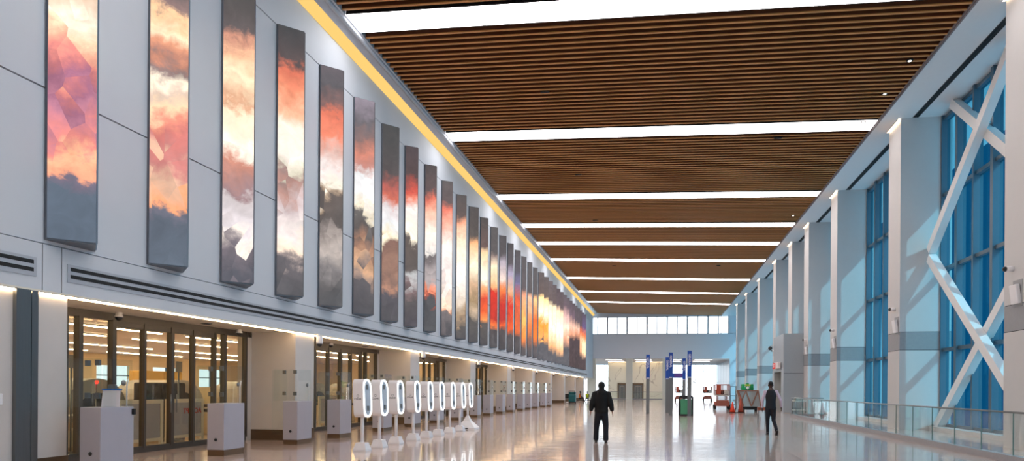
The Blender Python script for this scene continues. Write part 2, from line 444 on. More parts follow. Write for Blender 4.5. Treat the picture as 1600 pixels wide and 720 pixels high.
for r,x in enumerate((-15.2,-19,-22.3,-27.5,-32.5)):
    for k in range(6):
        y0=8+k*7.9+r*.9
        if y0+6.4>56: continue
        t=thing('room_light','long warm linear light on the ceiling of the room behind the glass doors','linear light',(x,y0,3.575),group='linear lights in the security room')
        MB().box(-.06,.06,0,6.4,-.03,.0).build('diffuser',M['room'],t); MB().box(-.08,.08,-.02,6.42,0,.02).build('housing',M['white'],t)

# scanners: arched hood over a conveyor
def scanner():
    t=thing('baggage_scanner','','scanner',(0,0,0),group='baggage scanners in the security room')
    prof=[(1.05*math.cos(a),.95+.8*math.sin(a)) for a in [math.pi*k/14 for k in range(15)]]
    MB().prism([(1.05,.55)]+prof+[(-1.05,.55)],'x',-.9,.9).build('hood',M['machine'],t)
    MB().prism([(.62*math.cos(a),.85+.5*math.sin(a)) for a in [math.pi*k/10 for k in range(11)]],'x',.9,.93).build('tunnel_mouth',M['darkplastic'],t)
    MB().box(-2.6,2.6,-.45,.45,.72,.82,.02).build('conveyor',M['blackbag'],t)
    MB().box(-2.5,2.5,-.5,.5,0,.7,.02).build('cabinet',M['beige'],t)
    return t
sp=[(-16.5,16.6),(-16.6,20.2),(-16.5,25.0),(-16.6,29.4),(-16.4,34.2),(-16.5,39.0)]
sc0=scanner()
for i,(x,y) in enumerate(sp):
    l='grey arched baggage scanner behind the glass doors, %s from the near end' % ORD[i]
    if i==0: sc0.location=(x,y,0); sc0['label']=l
    else: dup(sc0,(x,y,0),l)
t=thing('dark_equipment_rack','dark equipment cabinet standing between the near arched scanners','equipment rack',(-15.0,18.3,0))
MB().box(-.5,.5,-.5,.5,0,1.65,.04).build('cabinet',M['blackbag'],t); MB().box(.5,.52,-.4,.4,.9,1.5).build('screen',M['darkplastic'],t)
t=thing('dark_equipment_rack','tall dark equipment cabinet just inside the first glass door','equipment rack',(-15.4,12.9,0))
MB().box(-.6,.6,-.5,.5,0,1.75,.04).build('cabinet',M['blackbag'],t); MB().box(.6,.62,-.4,.4,1.0,1.6).build('screen',M['darkplastic'],t)
t=thing('divest_table','long beige table behind the glass door near the steel column','table',(-13.9,13.6,0))
MB().box(-.4,.4,-1.1,1.1,.78,.84,.01).build('tabletop',M['lightmetal'],t); MB().box(-.36,.36,-1.05,1.05,.1,.5,.01).build('shelf',M['beige'],t)
for sx in (-.34,.34):
    for sy in (-1.03,1.03): MB().box(sx-.03,sx+.03,sy-.03,sy+.03,0,.78).build('leg',M['lightmetal'],t)
t=thing('yellow_cabinet','yellow wall cabinet in the room behind the glass doors','cabinet',(-18.6,22.5,0))
MB().box(-.3,.3,-1,1,0,2.1,.02).build('body',M['yellow'],t); MB().box(.3,.32,-.98,-.02,.1,2.05).build('door',M['yellow'],t); MB().box(.3,.32,.02,.98,.1,2.05).build('door',M['yellow'],t)
# white barrier frames
def barrier(label):
    t=thing('barrier_panel',label,'barrier',(0,0,0),group='white barrier panels inside the doors')
    f=MB(); f.box(-.03,.03,-.75,.75,1.1,1.2); f.box(-.03,.03,-.75,-.65,0,1.1); f.box(-.03,.03,.65,.75,0,1.1); f.box(-.03,.03,-.65,.65,.14,.22)
    f.build('frame',M['cream'],t)
    MB().box(-.012,.012,-.65,.65,.22,1.1).build('panel',M['podium'],t)
    for s in (-.6,.6): MB().box(-.25,.25,s-.03,s+.03,0,.05).build('foot',M['lightmetal'],t)
    return t
bt=barrier('white barrier panel with mirrored red lettering just inside the first door bank'); bt.location=(-12.9,16.7,0)
text('lettering','ACCEPT',.2,M['red'],bt,Matrix.Translation((.02,.28,.86)) @ Matrix.Rotation(math.pi/2,4,'Z') @ Matrix.Rotation(math.pi/2,4,'X'),mirror=True)
for i,(x,y) in enumerate([(-12.75,14.9),(-13.0,23.2),(-13.0,25.1),(-13.0,33.0)]):
    bb=barrier(['plain white barrier panel behind the mirrored lettering panel','plain white barrier panel at the near half of the second door bank','plain white barrier panel at the far half of the second door bank','plain white barrier panel inside the third door bank'][i]); bb.location=(x,y,0)
struct(MB().box(-13.6,-13.2,12.3,12.7,0,3.62).build('pillar', M['beige']))
struct(MB().box(-21.6,-21.2,20,20.5,0,3.62).build('pillar', M['beige']))
for i,(x,y,z) in enumerate([(-13.3,13.4,2.2),(-13.5,17.2,2.2)]):
    t=thing('lane_display','small grey lane display on a pole behind the door glass, %s of two' % ORD[i],'display',(x,y,0))
    MB().tube([(0,0,0),(0,0,2.0)],.02).build('pole',M['steel'],t); MB().box(-.02,.03,-.12,.12,1.95,2.25,.01).build('screen',M['machine'],t); MB().lathe([(.15,0),(.13,.03)]).build('base',M['steel'],t)
t=thing('signal_lamp','small red signal lamp on a pole behind the first door','signal lamp',(-13.2,14.0,0))
MB().tube([(0,0,0),(0,0,1.6)],.015).build('pole',M['steel'],t); MB().ball((.02,0,1.63),.04).build('lamp',M['redlamp'],t)

# ================================================================== VIDEO PANELS
Z0, Z1 = 4.04, 11.45
G=(110,108,112)  # grey of unlit screen areas: the light they reflect, put into the emission
PANELS = {
0:(378,-310,[(378,(112,124,138)),(300,(116,128,142)),(276,(140,130,145)),(266,(246,180,150)),(245,(252,200,165)),(225,(236,158,150)),(200,(222,152,158)),(170,(196,142,160)),(150,(178,126,148)),(125,(206,138,142)),(105,(236,160,150)),(75,(242,190,165)),(55,(252,225,195)),(30,(255,248,230)),(0,(240,220,200)),(-60,(230,190,160)),(-160,(150,140,140)),(-310,(105,105,106))]),
1:(414,-157,[(414,(114,124,136)),(350,(112,120,132)),(330,(130,128,140)),(318,(250,182,140)),(290,(242,195,165)),(262,(232,195,172)),(235,(214,150,145)),(205,(222,145,138)),(185,(240,166,145)),(165,(255,226,192)),(140,(226,205,188)),(120,(255,242,222)),(100,(160,140,138)),(82,(204,152,132)),(62,(232,172,142)),(40,(255,236,205)),(15,(250,212,172)),(0,(160,136,132)),(-50,(112,106,106)),(-157,(104,102,104))]),
2:(440,-46,[(440,(110,110,118)),(400,(138,130,136)),(385,(180,170,170)),(365,(250,240,230)),(340,(228,220,222)),(310,(214,205,205)),(298,(176,150,152)),(272,(190,150,142)),(245,(216,160,142)),(225,(255,250,236)),(200,(255,240,220)),(165,(255,236,210)),(150,(226,182,152)),(110,(255,236,206)),(80,(250,206,172)),(55,(210,160,140)),(38,(116,108,108)),(0,(106,101,100)),(-46,(100,98,98))]),
3:(463,40,[(463,(105,105,108)),(415,(120,115,118)),(405,(172,160,156)),(395,(255,236,216)),(370,(240,230,226)),(330,(214,200,200)),(300,(200,162,152)),(280,(182,156,150)),(265,(226,220,202)),(240,(250,240,230)),(200,(255,240,226)),(170,(250,202,172)),(140,(236,162,132)),(108,(226,140,116)),(92,(112,101,101)),(40,(95,95,97))]),
4:(480,101,[(480,(105,104,106)),(440,(124,120,120)),(420,(150,145,145)),(390,(196,186,180)),(365,(170,160,155)),(340,(116,109,106)),(310,(120,110,105)),(300,(190,170,150)),(290,(246,240,226)),(260,(240,230,226)),(235,(226,192,182)),(210,(236,152,126)),(175,(226,140,116)),(160,(150,120,116)),(130,(110,108,112)),(101,(122,115,120))]),
5:(492,153,[(492,(100,98,102)),(445,(115,110,112)),(430,(170,150,140)),(410,(216,180,150)),(385,(176,141,121)),(360,(116,108,105)),(335,(124,120,118)),(325,(236,226,206)),(300,(246,245,245)),(275,(236,235,235)),(260,(202,152,142)),(240,(216,150,131)),(215,(150,125,121)),(190,(120,115,120)),(153,(165,155,166))]),
6:(502,194,[(502,(105,102,105)),(465,(110,105,110)),(450,(190,151,131)),(430,(150,125,115)),(410,(166,135,120)),(378,(150,120,110)),(367,(240,230,206)),(350,(240,240,240)),(325,(226,216,216)),(305,(216,131,111)),(290,(190,115,105)),(270,(105,98,98)),(194,(95,95,95))]),
7:(513,233,[(513,(105,100,105)),(470,(110,105,105)),(455,(150,130,130)),(440,(200,200,200)),(430,(116,108,105)),(388,(120,110,105)),(375,(255,246,226)),(335,(250,240,236)),(315,(236,152,131)),(300,(216,110,95)),(280,(110,95,95)),(233,(105,95,98))]),
8:(520,261,[(520,(105,104,106)),(480,(106,105,108)),(472,(190,110,90)),(462,(236,160,131)),(440,(200,190,190)),(405,(132,125,125)),(398,(230,225,220)),(370,(255,246,236)),(340,(250,202,180)),(310,(226,136,116)),(300,(120,105,105)),(261,(105,98,98))]),
9:(527,285,[(527,(105,102,105)),(495,(138,130,130)),(488,(230,180,150)),(480,(246,226,206)),(440,(240,230,226)),(390,(255,246,240)),(350,(250,190,170)),(330,(230,140,120)),(318,(120,105,105)),(285,(106,100,100))]),
10:(533,307,[(533,(105,102,104)),(515,(115,110,108)),(500,(190,166,140)),(480,(230,216,200)),(430,(255,250,246)),(380,(255,236,212)),(355,(240,180,150)),(342,(120,105,100)),(307,(105,100,100))]),
11:(538,328,[(538,(105,102,104)),(508,(115,110,106)),(490,(212,190,166)),(475,(172,150,120)),(450,(222,190,160)),(420,(255,246,222)),(385,(250,196,150)),(370,(112,104,100)),(328,(105,100,100))]),
12:(542,345,[(542,(104,100,102)),(512,(115,108,104)),(505,(250,172,110)),(490,(236,120,70)),(470,(226,100,70)),(455,(250,190,140)),(440,(255,250,236)),(400,(250,220,180)),(390,(130,110,105)),(345,(105,100,100))]),
13:(546,358,[(546,(104,100,102)),(518,(108,100,100)),(510,(240,140,80)),(500,(200,76,60)),(460,(216,72,52)),(448,(250,200,150)),(420,(255,240,212)),(405,(180,160,150)),(398,(112,106,106)),(358,(104,100,100))]),
14:(550,370,[(550,(104,100,102)),(522,(108,100,100)),(513,(236,120,70)),(505,(192,72,62)),(475,(216,72,56)),(455,(246,152,92)),(440,(240,220,210)),(412,(190,180,190)),(400,(108,102,104)),(370,(102,98,100))]),
15:(553,382,[(553,(104,100,102)),(528,(108,100,100)),(518,(236,120,70)),(478,(216,76,56)),(460,(240,190,150)),(430,(190,180,200)),(415,(112,106,110)),(382,(102,98,100))]),
16:(556,392,[(556,(104,100,102)),(530,(108,100,100)),(522,(230,130,80)),(470,(220,112,82)),(445,(140,135,168)),(425,(108,104,112)),(392,(102,98,100))]),
17:(558,402,[(558,(104,100,102)),(548,(108,100,100)),(532,(240,150,80)),(500,(246,180,110)),(462,(230,170,140)),(452,(108,100,102)),(402,(102,98,100))]),
18:(560,411,[(560,(104,100,102)),(546,(108,100,100)),(512,(230,140,80)),(468,(240,190,160)),(458,(106,100,100)),(411,(102,98,100))]),
19:(562,419,[(562,(104,100,102)),(544,(110,100,100)),(530,(240,140,60)),(500,(240,122,60)),(470,(250,202,150)),(460,(106,100,100)),(419,(102,98,100))]),
}
FIRE=[(565,427),(567,434),(568,440),(569,446),(570,451),(571,456),(572,461),(573,465),(574,469),(575,473),(576,476),(577,479),(578,482),(578,485),(579,487)]
fire_cols=[
 [(0,G),(.18,G),(.26,(246,180,110)),(.42,(246,170,72)),(.55,(255,246,220)),(.72,(255,225,170)),(.76,(118,104,100)),(1,(112,104,104))],
 [(0,G),(.1,G),(.2,(246,190,140)),(.45,(255,246,224)),(.7,(255,236,200)),(.76,(118,104,102)),(1,(116,106,108))],
 [(0,G),(.08,G),(.18,(246,196,150)),(.45,(255,250,236)),(.7,(250,220,190)),(.78,(118,104,106)),(1,(110,100,104))],
 [(0,G),(.25,G),(.4,(236,180,150)),(.55,(252,226,206)),(.72,(216,180,176)),(.86,(120,104,112)),(1,(106,98,102))],
 [(0,(98,84,84)),(.42,(98,84,86)),(.5,(226,170,140)),(.62,(236,196,176)),(.78,(130,112,122)),(1,(104,96,100))],
 [(0,(96,84,84)),(.46,(96,82,84)),(.55,(216,160,130)),(.66,(226,190,170)),(.76,(112,100,106)),(1,(102,94,98))],
 [(0,(98,84,84)),(.2,(98,84,86)),(.3,(226,176,140)),(.5,(240,196,160)),(.62,(226,130,90)),(.74,(110,98,104)),(1,(102,94,98))],
 [(0,(98,84,84)),(.16,(98,84,86)),(.28,(240,206,170)),(.45,(255,236,200)),(.6,(236,140,90)),(.75,(120,104,140)),(1,(104,96,104))],
]
for j,(yb,yt) in enumerate(FIRE):
    cols=fire_cols[min(j//2,7)] if j<13 else fire_cols[7]
    PANELS[20+j]=(yb,yt,[(yb-(yb-yt)*t_,c) for t_,c in cols])

def screen_mat(k):
    yb,yt,cols=PANELS[k]
    st=sorted(((yb-y)/(yb-yt),c) for y,c in cols)
    m,t,out=nt('video_screen')
    uv=N(t,'ShaderNodeUVMap'); sep=N(t,'ShaderNodeSeparateXYZ'); t.links.new(uv.outputs['UV'],sep.inputs['Vector'])
    n1=N(t,'ShaderNodeTexNoise'); n1.inputs['Scale'].default_value=1.1; n1.inputs['Detail'].default_value=6; n1.inputs['Roughness'].default_value=.6
    t.links.new(uv.outputs['UV'],n1.inputs['Vector'])
    vo=N(t,'ShaderNodeTexVoronoi'); vo.voronoi_dimensions='2D'; vo.inputs['Scale'].default_value=2.3; vo.inputs['Randomness'].default_value=1
    mpv=N(t,'ShaderNodeMapping'); mpv.inputs['Scale'].default_value=(1.3,.8,1)
    t.links.new(uv.outputs['UV'],mpv.inputs['Vector'])
    # wander the cell borders a little
    t.links.new(mpv.outputs['Vector'],vo.inputs['Vector'])
    sc=N(t,'ShaderNodeSeparateColor'); t.links.new(vo.outputs['Color'],sc.inputs['Color'])
    # t = v/H + a*(noise-.5) + b*(cell-.5)
    def math_(op,a,bv):
        n=N(t,'ShaderNodeMath',operation=op)
        for i,v in enumerate((a,bv)):
            if isinstance(v,(int,float)): n.inputs[i].default_value=v
            else: t.links.new(v,n.inputs[i])
        return n.outputs[0]
    base=math_('DIVIDE',sep.outputs['Y'],Z1-Z0)
    a=math_('MULTIPLY',math_('SUBTRACT',n1.outputs['Fac'],.5),.16 if k<11 else .08)
    # facets show strongest in the lower and middle thirds
    n2=N(t,'ShaderNodeTexNoise'); n2.inputs['Scale'].default_value=.45; t.links.new(uv.outputs['UV'],n2.inputs['Vector'])
    msk=N(t,'ShaderNodeMapRange'); msk.inputs['From Min'].default_value=.42; msk.inputs['From Max'].default_value=.6; t.links.new(n2.outputs['Fac'],msk.inputs['Value'])
    low=N(t,'ShaderNodeMapRange'); low.inputs['From Min'].default_value=.36; low.inputs['From Max'].default_value=.66; low.inputs['To Min'].default_value=1; low.inputs['To Max'].default_value=.12; t.links.new(base,low.inputs['Value'])
    mk=math_('MULTIPLY',msk.outputs['Result'],low.outputs['Result'])
    cellv=math_('MULTIPLY',math_('MULTIPLY',math_('SUBTRACT',sc.outputs['Red'],.5),.17),mk)
    if k>=11: cellv=math_('MULTIPLY',cellv,.45)
    nf=N(t,'ShaderNodeTexNoise'); nf.inputs['Scale'].default_value=2.6; nf.inputs['Detail'].default_value=7; nf.inputs['Roughness'].default_value=.62; nf.inputs['Distortion'].default_value=.5; t.links.new(uv.outputs['UV'],nf.inputs['Vector'])
    a=math_('ADD',a,math_('MULTIPLY',math_('SUBTRACT',nf.outputs['Fac'],.5),.11 if k<11 else .07))
    tt=math_('ADD',math_('ADD',base,a),cellv)
    r=N(t,'ShaderNodeValToRGB'); el=r.color_ramp.elements
    while len(el)>1: el.remove(el[0])
    el[0].position=st[0][0]; el[0].color=lin(st[0][1])
    for p,c in st[1:]: e=el.new(min(1,max(0,p))); e.color=lin(c)
    t.links.new(tt,r.inputs['Fac'])
    # fine cloud grain + facet tone
    n3=N(t,'ShaderNodeTexNoise'); n3.inputs['Scale'].default_value=2.0; n3.inputs['Detail'].default_value=5; n3.inputs['Roughness'].default_value=.55; n3.inputs['Distortion'].default_value=.8
    t.links.new(uv.outputs['UV'],n3.inputs['Vector'])
    g=N(t,'ShaderNodeMapRange'); g.inputs['From Min'].default_value=.25; g.inputs['From Max'].default_value=.75; g.inputs['To Min'].default_value=.86; g.inputs['To Max'].default_value=1.12
    t.links.new(n3.outputs['Fac'],g.inputs['Value'])
    f2=math_('ADD',math_('MULTIPLY',math_('MULTIPLY',math_('SUBTRACT',sc.outputs['Green'],.5),.3),mk),1.0)
    vm=N(t,'ShaderNodeVectorMath',operation='SCALE'); t.links.new(r.outputs['Color'],vm.inputs[0]); t.links.new(math_('MULTIPLY',g.outputs['Result'],f2),vm.inputs['Scale'])
    p=N(t,'ShaderNodeBsdfPrincipled'); p.inputs['Base Color'].default_value=(.02,.02,.022,1); p.inputs['Roughness'].default_value=.5; p.inputs['Specular IOR Level'].default_value=.2
    p.inputs['Emission Strength'].default_value=1.2 if k<17 else 1.5
    gm=N(t,'ShaderNodeGamma'); gm.inputs['Gamma'].default_value=1.28; t.links.new(vm.outputs['Vector'],gm.inputs['Color']); t.links.new(gm.outputs['Color'],p.inputs['Emission Color']); t.links.new(p.outputs['BSDF'],out.inputs['Surface'])
    return m

desc=['mauve and peach clouds over plain grey','cream cloud and brown facets','cream clouds over pale facets','salmon top and white cloud middle','salmon cloud above a dark middle band','white facets above a dark middle band','dark grey upper third','a red cloud edge and white middle','salmon and white cloud, small orange foot','tall white cloud fading from salmon','tall white cloud and brown foot','cream cloud with olive shadows','white cloud above red glow','a red glowing middle','grey-violet cloud over red glow','violet cloud over red glow','orange-red glow below violet haze','soft orange cloud','pale orange cloud','bright orange glow']
PY=[9.93+2.362*k for k in range(35)]
TRI=[(0,0),(.5,.54),(1.06,0)]     # (along hall, out from wall)
for k,y in enumerate(PY):
    d=desc[k] if k<len(desc) else ('white-gold cloud over dark' if k<26 else ('mostly dark brown with a pale patch' if k<32 else 'orange and violet cloud over dark'))
    t=thing('video_panel','%s tall video panel from the near end, %s'%(ORD[k],d),'video panel',(WX,y,Z0),group='video panels on the upper wall')
    # casing: wedge with thin frame, back face, top and bottom
    pr=.55 if k<=5 else (.5 if k==6 else (.46 if k<=11 else (.4 if k<=14 else (.36 if k<=16 else (.32 if k<=19 else .46)))))
    al=.5 if k<=6 else .32; bw=1.06 if k<=6 else .84; th=.06
    cs=MB(); cs.prism([(0.004,-.02),(th-.01,-.02),(pr-.005,al-.015),(pr,al),(0.004,bw)],'z',0,Z1-Z0); cs.build('casing',M['ledcase'],t)
    def face(p,q,nm,off):
        me=bpy.data.meshes.new(nm); bm=bmesh.new()
        p=Vector(p);q=Vector(q); w=(q-p).length; dn=Vector((q.y-p.y,-(q.x-p.x))).normalized()*off
        P=[(p.x+dn.x,p.y+dn.y,.03),(q.x+dn.x,q.y+dn.y,.03),(q.x+dn.x,q.y+dn.y,Z1-Z0-.01),(p.x+dn.x,p.y+dn.y,Z1-Z0-.01)]
        B=[(p.x+dn.x*.2,p.y+dn.y*.2,a[2]) for a in (P[0],)]
        vs=[bm.verts.new(a) for a in P]; f=bm.faces.new(vs); ul=bm.loops.layers.uv.new('UVMap')
        for lp,u in zip(f.loops,[(0,0),(w,0),(w,Z1-Z0),(0,Z1-Z0)]): lp[ul].uv=(u[0]+k*1.35,u[1])
        # thickness
        vb=[bm.verts.new((a[0]-dn.x*.9,a[1]-dn.y*.9,a[2])) for a in P]
        for i in range(4): bm.faces.new((vs[i],vs[(i+1)%4],vb[(i+1)%4],vb[i]))
        bm.faces.new(vb[::-1])
        bm.normal_update()
        bm.to_mesh(me); bm.free(); me.materials.append(SM)
        o=bpy.data.objects.new(nm,me); C.objects.link(o); o.parent=t
    SM=screen_mat(min(k,34))
    face((th,-.02),(pr,al-.01),'screen',.012)
    face((pr+.004,al+.012),(.014,bw-.005),'far_screen',.012)

# ================================================================== PODIUMS (entry gates)
def podium():
    t=thing('gate_podium','','podium',(0,0,0),group='grey entry gate podiums')
    MB().box(-.42,0,0,.76,.13,1.17,.012).build('cabinet',M['podium'],t)
    MB().box(-.41,-.005,.01,.75,0,.13).build('plinth',M['bronze'],t)
    e=MB().lathe([(.035,0),(.035,-.012),(.02,-.014)],(-.2,0,.36),16,'y').build('emblem',M['darkplastic'],t)
    g=MB().box(-.014,-.002,.06,.72,1.17,2.02).build('side_glass',M['glass'],t)
    MB().lathe([(.05,0),(.05,.02)],(-.002,.5,1.6),16,'x').build('card_reader',M['steel'],g)
    MB().tube([(-.03,.62,1.17),(-.03,.62,1.55),(-.03,.66,1.68)],.012).build('reflection_tube',M['kiosk'],g)  # white tube in place of a curved light reflection on the glass
    f=MB().box(-.72,-.03,.03,.045,1.17,2.02).build('front_glass',M['glass'],t)
    for zz in (1.37,1.95): MB().box(-.14,-.05,.015,.06,zz-.05,zz+.05,.004).build('clamp',M['steel'],f)
    MB().box(-.5,-.43,.3,.36,.05,1.0).build('latch_post',M['steel'],t)
    gl=MB().box(-.95,-.50,.32,.335,.25,2.0).build('gate_leaf',M['glass'],t)
    for zz in (1.37,1.95): MB().box(-.62,-.54,.30,.355,zz-.05,zz+.05,.004).build('clamp',M['steel'],gl)
    return t
PODY=[10.23,13.63,16.74,19.2,22.5,25.5,28.5,31.5,34.9,37.6,40.7,43.6,46.9,49.6,52.6,56.2,59.0]
pd0=podium()
for i,y in enumerate(PODY):
    l='grey entry gate podium with upright glass, %s from the near end of the row'%ORD[i]
    if i==0: l='grey entry gate podium with a white paper notice on top'
    if i==0: pd0.location=(-9.55,y,0); pd0['label']=l
    else: dup(pd0,(-9.55,y,0),l)
t=thing('paper_notice','white paper notice clipped with blue tape standing on the nearest podium','notice',(-9.66,10.56,1.172),rz=.1)
m_=MB(); m_.prism([(-.17,0),(.17,0),(.165,.31),(-.165,.31)],'y',-.006,.006); m_.xform(Matrix.Rotation(-.12,4,'X')); m_.build('sheet',M['paper'],t)
MB().box(-.18,.18,.02,.06,.295,.325,.004).build('tape',M['tape'],t); MB().box(-.1,.1,.0,.14,0,.012).build('stand',M['podium'],t); MB().box(-.08,.08,.03,.08,.3,.4,.02).build('clip',M['steel'],t)
tag(MB().box(-9.545,-9.50,10.93,10.99,1.02,1.13,.01).build('door_holder',M['black']),'small black box fixed on the nearest podium\'s corner','box')

# ================================================================== RING KIOSKS
def stadium(w,h,n=10):
    r=w/2; pts=[]
    for k in range(n+1): a=math.pi*k/n; pts.append((r*math.cos(a),(h/2-r)+r*math.sin(a)))
    for k in range(n+1): a=math.pi+math.pi*k/n; pts.append((r*math.cos(a),-(h/2-r)+r*math.sin(a)))
    return pts
def kiosk(big=False):
    t=thing('ring_kiosk','','kiosk',(0,0,0),group='white kiosks with glowing rings')
    # head: rounded slab, display face towards +x
    hd=MB(); st=[(p[0],p[1]+1.285) for p in stadium(.44,.93)]
    out=[]
    W,Hh,r=.22,.465,.12
    for cx,cy,a0 in ((W-r,Hh-r,0),(-W+r,Hh-r,90),(-W+r,-Hh+r,180),(W-r,-Hh+r,270)):
        for j in range(6): a=math.radians(a0+j*18); out.append((cx+r*math.cos(a),cy+r*math.sin(a)+1.285))
    hd.prism(out,'x',-.26,0)
    sh=Matrix.Identity(4); sh[0][2]=-.04; sh[0][3]=.04*1.285
    hd.xform(sh); hd.build('head',M['kiosk'],t)
    rg=MB(); rg.tube([(.012,p[0]*.92,p[1]*.965+1.285) for p in stadium(.44,.93,12)],.021,8,closed=True); rg.xform(sh); ro=rg.build('ring',M['ring'],t)
    mi=MB(); mi.prism([(p[0],p[1]+1.285) for p in stadium(.36,.84)],'x',0,.012); mi.xform(sh); mo=mi.build('screen',M['mirror'],t)
    sl=MB(); sl.box(.012,.03,-.05,.05,.98,1.10,.004); sl.box(.012,.03,-.07,.02,1.5,1.62,.004); sl.xform(sh); sl.build('camera_bezel',M['steel'],mo)
    MB().tube([(-.12,0,.2),(-.12,0,.85)],.042,14).build('post',M['kiosk'],t)
    if not big:
        MB().loft([((-.12,0,0),.235,.235,(1,0,0),(0,1,0)),((-.12,0,.04),.235,.235,(1,0,0),(0,1,0)),((-.12,0,.17),.175,.175,(1,0,0),(0,1,0)),((-.12,0,.2),.17,.17,(1,0,0),(0,1,0))],4).xform(Matrix.Translation((-.12,0,0)) @ Matrix.Rotation(math.pi/4,4,'Z') @ Matrix.Translation((.12,0,0))).build('base',M['kiosk'],t)
    else:
        MB().loft([((-.12,0,0),.52,.52,(1,0,0),(0,1,0)),((-.12,0,.06),.52,.52,(1,0,0),(0,1,0)),((-.12,0,.3),.2,.2,(1,0,0),(0,1,0)),((-.12,0,.5),.07,.07,(1,0,0),(0,1,0))],4).xform(Matrix.Translation((-.12,0,0)) @ Matrix.Rotation(math.pi/4,4,'Z') @ Matrix.Translation((.12,0,0))).build('base',M['kiosk'],t)
        MB().box(-.3,.0,-.385,-.365,.02,.05).build('slot',M['darkplastic'],t)
    e=MB(); e.tube([(-.14+.028*math.cos(a),-.221,1.34+.028*math.sin(a)) for a in [2*math.pi*k/16 for k in range(16)]],.005,6,closed=True); e.build('emblem',M['logo'],t)
    text('lettering','CLEAR',.062,M['logo'],t,Matrix.Translation((-.14,-.2215,1.265)) @ Matrix.Rotation(math.pi/2,4,'X'))
    return t
KY=[(-7.06,15.62),(-7.06,16.65),(-7.08,17.83),(-7.1,19.21),(-7.08,20.31),(-7.04,21.33),(-7.04,22.56),(-7.02,23.7)]
k0=kiosk()
for i,(x,y) in enumerate(KY):
    l='white kiosk with glowing oval ring, %s from the near end of its row'%ORD[i]
    if i==0: k0.location=(x,y,0); k0['label']=l
    else: dup(k0,(x,y,0),l)
kb=kiosk(True); kb.location=(-7.1,24.98,0); kb['label']='white ring kiosk on a wide pyramid base at the far end of its row'

# ================================================================== DOME CAMERAS
def dome(label, loc, pend=.1, rz=0):
    t=thing('dome_camera',label,'security camera',loc,rz,group='dome cameras')
    MB().lathe([(.07,0),(.07,-.06),(.085,-.07),(.085,-.1)],n=18).build('housing',M['kiosk'],t)
    MB().ball((0,0,-.105),.075,.075,.075).build('dome',M['darkplastic'],t); return t
dome('white dome camera under the soffit beside the steel column',(WX-.13,9.25,3.14))
for i in range(3,len(PILL)):
    t=thing('hanging_camera','white pendant camera under the fascia at the far edge of the %s plaster pillar'%ORD[i-2],'security camera',(WX+.12,PILL[i]+1.12,3.13),group='pendant cameras at the pillars')
    MB().lathe([(.06,.0),(.09,-.03),(.1,-.2),(.1,-.26)],n=18).build('housing',M['kiosk'],t); MB().ball((0,0,-.27),.085).build('dome',M['darkplastic'],t)
    MB().box(-.08,-.02,-.05,.05,-.1,.05).build('bracket',M['kiosk'],t)
for i,y in enumerate((12.9,17.2,22.6,31.5)): dome('small dome camera over the glass doors, %s from the near end'%ORD[i],(DX+.3,y,3.14))
for i,y in enumerate((15.4,24.8,34)):
    t=thing('speaker_grille','small round ceiling fitting in the door soffit, %s from the near end'%ORD[i],'ceiling fitting',(-11.3,y,3.14),group='fittings in the door soffit')
    MB().lathe([(.14,0),(.12,-.02)],n=20).build('rim',M['steel'],t); MB().lathe([(.1,-.015),(.09,-.026)],n=20).build('grille',M['darkplastic'],t)

# ================================================================== RIGHT SIDE
PR=[0.0,9.9]+[19.8,29.8,39.9,47.3,53.2,60.4,70.2,80.4,90.2]
PW=1.45
struct(MB().box(8.65,12.2,YB,YE,12.52,12.9).build('trim_5', M['soffit']))
b=MB(); b.box(8.6,8.66,YB,YE,12.50,13.0); b.box(8.55,8.6,YB,YE,12.53,12.57); struct(b.build('trim_6', M['edgetrim']))
for i,p in enumerate(PR):
    b=MB()
    b.box(RX,GX+.2,p,p+PW,0,3.19); b.box(RX,GX+.2,p,p+PW,3.94,12.52); b.box(RX+.004,GX+.2,p+.004,p+PW-.004,3.21,3.92,mi=1)
    b.box(RX+.02,GX+.19,p+.02,p+PW-.02,3.18,3.95,mi=2)
    o=struct(b.build('pillar',[M['white'],M['greyband'],M['joint']]))
    nm=ORD[i-2] if i>=2 else None
    lab=('glowing light slot at the top of the %s tall white pillar'%nm) if nm else 'glowing light slot on a tall white pillar behind the camera, %s'%ORD[i]
    t=thing('pillar_light',lab,'light strip',(RX-.06,p,12.51),group='light slots at the pillar tops')
    MB().box(-.04,.04,.0,PW,-.03,.0).build('diffuser',M['pillarled'],t); MB().box(-.055,-.04,0,PW,-.03,.005).build('trim',M['alu'],t)
    if i>=2 and i<8:
        t=thing('wall_speaker','white tilted speaker in a recess on the %s tall white pillar'%nm,'speaker',(RX,p+.35 if i>2 else 20.5,4.2),group='speakers on the white pillars')
        MB().box(-.012,.004,-.24,.24,-.36,.36).build('recess',M['greyband'],t)
        s=MB(); s.box(-.12,-.015,-.19,.19,-.28,.24,.02); s.xform(Matrix.Rotation(-.12,4,'Y')); s.build('cabinet',M['kiosk'],t)
        t=thing('bullet_camera','white and black bullet camera above the speaker on the %s tall white pillar'%nm,'security camera',(RX,p+.55 if i>2 else 20.75,4.9),group='bullet cameras on the white pillars')
        MB().lathe([(.07,0),(.07,-.03)],n=16,axis='x').build('mount',M['kiosk'],t)
        MB().lathe([(.075,-.02),(.08,-.12),(.07,-.18)],n=16,axis='x').build('body',M['kiosk'],t)
        MB().ball((-.2,0,0),.07).build('lens',M['darkplastic'],t)
